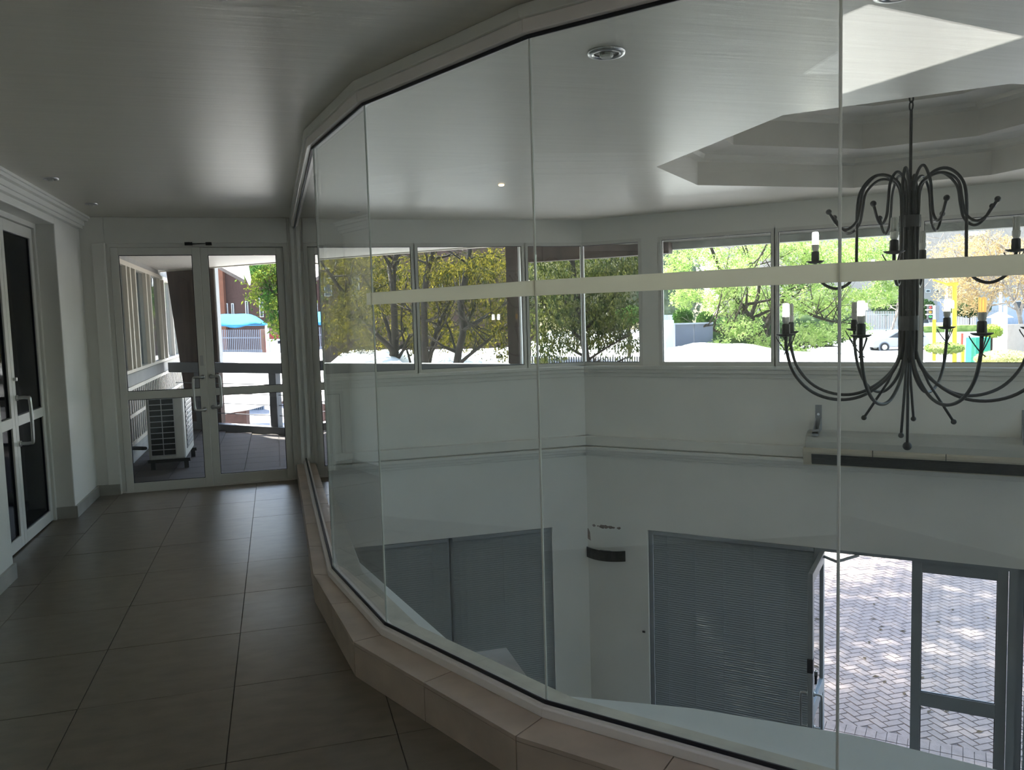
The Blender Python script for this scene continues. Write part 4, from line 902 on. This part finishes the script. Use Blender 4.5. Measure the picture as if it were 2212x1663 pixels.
tree('weeping_tree', at(1270, 1150, D), 'dense olive-green drooping tree behind the corner window', G1, D,
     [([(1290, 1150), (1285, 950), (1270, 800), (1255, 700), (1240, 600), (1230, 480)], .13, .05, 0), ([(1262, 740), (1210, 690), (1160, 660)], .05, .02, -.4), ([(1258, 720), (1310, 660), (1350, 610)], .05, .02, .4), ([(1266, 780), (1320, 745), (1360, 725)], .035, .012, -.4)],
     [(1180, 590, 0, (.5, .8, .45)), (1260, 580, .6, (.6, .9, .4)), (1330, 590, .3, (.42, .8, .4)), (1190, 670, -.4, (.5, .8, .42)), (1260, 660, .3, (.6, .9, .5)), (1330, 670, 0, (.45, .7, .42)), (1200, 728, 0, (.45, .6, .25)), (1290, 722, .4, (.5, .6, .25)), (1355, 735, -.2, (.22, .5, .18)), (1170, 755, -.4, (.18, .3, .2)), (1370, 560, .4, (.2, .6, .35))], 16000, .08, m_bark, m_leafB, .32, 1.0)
up = [(Vector((x, y, z)), (1.25, 1.25, .7)) for x, y, z in [(4.4, 13.2, 4.2), (5.8, 13.6, 4.6), (7.0, 14.0, 4.4), (5.0, 12.0, 5.0), (6.4, 12.2, 5.2), (7.6, 12.6, 4.9), (5.4, 14.6, 5.4), (6.8, 15.2, 5.2), (8.3, 14.0, 5.0), (4.2, 11.6, 5.6), (8.2, 15.6, 4.6), (3.6, 12.8, 4.9), (4.0, 10.9, 4.4), (5.2, 11.0, 4.6), (3.2, 11.6, 5.3), (6.3, 11.0, 4.9), (7.6, 11.2, 5.2), (9.2, 13.0, 5.0), (9.4, 14.8, 4.8)]]
f = leaves(up, 14000, .24, .40, .5).build('upper_foliage', m_leafB, bpy.data.objects['weeping_tree']); f['kind'] = 'stuff'
D = 27.0
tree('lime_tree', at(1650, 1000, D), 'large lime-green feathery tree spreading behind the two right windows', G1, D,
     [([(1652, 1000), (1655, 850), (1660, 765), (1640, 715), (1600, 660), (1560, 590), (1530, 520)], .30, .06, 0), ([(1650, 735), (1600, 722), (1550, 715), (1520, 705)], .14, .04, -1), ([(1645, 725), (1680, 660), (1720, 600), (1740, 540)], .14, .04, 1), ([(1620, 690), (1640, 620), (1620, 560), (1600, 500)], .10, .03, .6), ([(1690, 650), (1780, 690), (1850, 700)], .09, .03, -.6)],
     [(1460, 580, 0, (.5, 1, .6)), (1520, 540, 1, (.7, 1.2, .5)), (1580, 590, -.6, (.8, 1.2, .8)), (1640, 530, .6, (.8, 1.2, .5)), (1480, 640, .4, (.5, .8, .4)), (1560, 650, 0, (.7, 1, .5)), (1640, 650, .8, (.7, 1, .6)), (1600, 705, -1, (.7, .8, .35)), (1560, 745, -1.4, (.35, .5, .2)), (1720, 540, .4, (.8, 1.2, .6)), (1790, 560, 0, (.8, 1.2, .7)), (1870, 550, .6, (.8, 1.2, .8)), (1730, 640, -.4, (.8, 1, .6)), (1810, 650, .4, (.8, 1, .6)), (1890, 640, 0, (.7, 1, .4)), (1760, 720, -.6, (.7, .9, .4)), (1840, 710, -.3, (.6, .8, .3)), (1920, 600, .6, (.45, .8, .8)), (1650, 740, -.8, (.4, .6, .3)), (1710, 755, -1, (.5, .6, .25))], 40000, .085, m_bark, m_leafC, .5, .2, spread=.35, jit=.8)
D = 52.0
tree('bare_tree', at(2120, 740, D), 'sparse amber-leaved tree before the beige building', G1, D,
     [([(2118, 740), (2126, 690), (2140, 650), (2160, 600), (2180, 520)], .22, .05, 0), ([(2130, 680), (2115, 640), (2090, 600), (2060, 540)], .12, .03, -1), ([(2140, 655), (2150, 620), (2135, 560), (2120, 500)], .10, .03, 1)],
     [(2080, 560, 0, (1.8, 2, 1.6)), (2140, 540, 1, (1.8, 2, 1.3)), (2110, 620, -1, (1.8, 2, 1.2)), (2060, 630, 0, (1.2, 1.5, .9)), (2180, 560, 1, (1.5, 2, 1.5)), (2100, 660, 0, (1.0, 1, .7))], 12000, .13, m_bark2, m_leafE, .5, .1, jit=1.4)
tree('bare_tree', at(2206, 740, D), 'leafless pale-branched tree at the right edge above the stone wall', G1, D-3,
     [([(2206, 740), (2204, 690), (2190, 650), (2165, 600), (2150, 540)], .20, .04, 0), ([(2203, 680), (2215, 630), (2230, 560)], .14, .03, 0), ([(2192, 655), (2200, 600), (2190, 540)], .08, .03, .6)],
     [(2190, 590, 0, (1.0, 1, 1.2)), (2210, 640, 0, (.8, 1, .6))], 600, .2, m_bark2, m_leafE, .5, .1, twigs=14, jit=1.4)
tree('bare_tree', at(1940, 740, 67), 'leafless twisted tree behind the chandelier column', G1, 67,
     [([(1922, 735), (1930, 700), (1942, 660), (1930, 600), (1950, 520)], .18, .04, 0), ([(1940, 670), (1970, 620), (2010, 560), (2040, 500)], .10, .03, .6), ([(1945, 655), (1990, 600), (2030, 570)], .08, .03, .6)],
     [(2000, 560, 0, (1.6, 1.5, 1.4)), (2040, 600, 0, (1.2, 1, 1.0))], 500, .2, m_bark2, m_leafE, .5, .1, twigs=16, jit=1.6)
tree('evergreen_tree', at(600, 720, 26), 'green tree hanging into the right door pane', G1, 24,
     [([(680, 1000), (670, 850), (650, 700), (620, 600), (600, 520)], .14, .04, 0), ([(640, 660), (600, 640), (560, 590)], .05, .02, 0)],
     [(560, 590, 0, (.45, .8, .3)), (590, 610, .5, (.45, .8, .5)), (600, 660, 0, (.35, .8, .5)), (580, 570, .5, (.6, .8, .25)), (540, 578, .8, (.35, .6, .25)), (560, 640, .4, (.3, .6, .25)), (640, 620, .6, (.6, .8, .9)), (610, 700, .6, (.3, .6, .35))], 7000, .11, m_bark, leaf_mat('leaf_green', (.05, .12, .03), (.30, .34, .05)), .42, .4)
# hedges far behind
def shrub(u, v, d, rx, rz, lab, lm, n=900, size=.12, name='topiary_ball', cat='shrub', g='clipped shrubs across the street'):
    c = at(u, v, d); zg = min(ramp(d), c.z-rz); r = thing(name, (c.x, c.y, zg), lab, cat, g)
    MB().tube([(c.x, c.y, zg), c], .07, 6).build('stem', m_bark, r)
    mb = MB(); mb.ball((0, 0, 0), 1, 16)
    mb.v = [tuple(c+_r0*x*rx*.92+_f0*y*rx*.92+Vector((0, 0, z*rz*.92))) for x, y, z in mb.v]; mb.build('core', lm, r, smooth=True)
    vs, fs = [], []
    for _ in range(n):
        q = Vector((random.gauss(0, 1), random.gauss(0, 1), random.gauss(0, 1))).normalized(); p = c+_r0*q.x*rx+_f0*q.y*rx+Vector((0, 0, q.z*rz))
        d_ = (q+Vector((random.gauss(0, .7), random.gauss(0, .7), random.gauss(0, .7)))).normalized(); x = d_.orthogonal().normalized()*size*.3; k0 = len(vs)
        vs += [p-d_*size*.3, p+x, p+d_*size*.7, p-x]; fs.append((k0, k0+1, k0+2, k0+3))
    mb = MB(); mb.v = [tuple(v_) for v_ in vs]; mb.f = fs; f = mb.build('foliage', lm, r); f['kind'] = 'stuff'
m_hedge = leaf_mat('hedge', (.06, .13, .03), (.20, .32, .08), .3)
shrub(1475, 685, 34, .38, .36, 'round clipped shrub left, above the boarded gate', m_hedge)
shrub(1524, 692, 34, .34, .36, 'round clipped shrub right, above the boarded gate', m_hedge)
shrub(1358, 680, 32, .48, .34, 'round clipped shrub left of the corner window post', m_hedge)
shrub(1915, 664, 106, 1.7, 1.0, 'dark round shrub above the white car', m_leafD, 700, .35)
shrub(1992, 668, 106, 1.5, 1.3, 'dark round shrub behind the chandelier column', m_leafD, 700, .35)
shrub(2095, 664, 103, 2.3, 1.2, 'wide dark shrub behind the amber tree', m_leafD, 900, .35)
shrub(2142, 715, 46, .55, .38, 'yellow-green rounded bush above the green cabinet', leaf_mat('lime_bush', (.30, .40, .06), (.55, .58, .18), .3), 700, .12)
shrub(2040, 752, 42, .9, .30, 'low green bush at the foot of the yellow pole', leaf_mat('low_bush', (.22, .30, .08), (.45, .48, .2), .3), 900, .12)
shrub(2165, 775, 34, 1.0, .35, 'pale yellow bush at the right window corner', leaf_mat('pale_bush', (.45, .44, .18), (.62, .58, .3), .3), 900, .12)
shrub(1600, 715, 40, 2.0, .9, 'dark hedge mass under the lime-green tree', m_leafD, 1600, .2, 'hedge')
shrub(1740, 700, 46, 3.0, 1.3, 'grey-green hedge mass behind the lime-green tree', leaf_mat('grey_hedge', (.10, .15, .07), (.22, .27, .14), .3), 2000, .25, 'hedge')
shrub(1430, 620, 50, 2.4, 3.2, 'grey-green conifer mass left in the middle window', leaf_mat('conifer', (.16, .20, .12), (.32, .36, .25), .3), 2500, .25, 'conifer')
shrub(1290, 600, 52, 4.5, 3.4, 'bushy grey-green tree far behind the corner window', leaf_mat('conifer_b', (.20, .20, .13), (.40, .36, .26), .3), 3000, .3, 'conifer')
mb = pbox(MB(), 1975, 2120, 704, 722, 96, 3, -1.9); v = leaf_mat('grass', (.20, .30, .08), (.40, .48, .16), .2)
tag(mb.build('grass_verge', v), 'strip of green grass along the far fence', 'grass', kind='stuff')
# neighbouring roof with white barge board, beyond the balcony soffit
nr = thing('neighbour_roof', at(520, 600, 24), 'dark roof underside with a white barge board beyond the balcony', 'roof')
A, B, C_, D_ = at(455, 556, 24), at(545, 540, 24), at(538, 618, 22), at(528, 612, 22)
MB().hexa([A, at(520, 540, 24), D_, at(470, 580, 23), A+Vector((0, 0, .1)), at(520, 540, 24)+Vector((0, 0, .1)), D_+Vector((0, 0, .1)), at(470, 580, 23)+Vector((0, 0, .1))]).build('underside', m_brown, nr)
MB().hexa([at(510, 560, 23), at(532, 556, 23), at(540, 604, 22), at(538, 616, 22), at(510, 560, 23)+_f0*.1, at(532, 556, 23)+_f0*.1, at(540, 604, 22)+_f0*.1, at(538, 616, 22)+_f0*.1]).build('barge_board', m_white, nr)
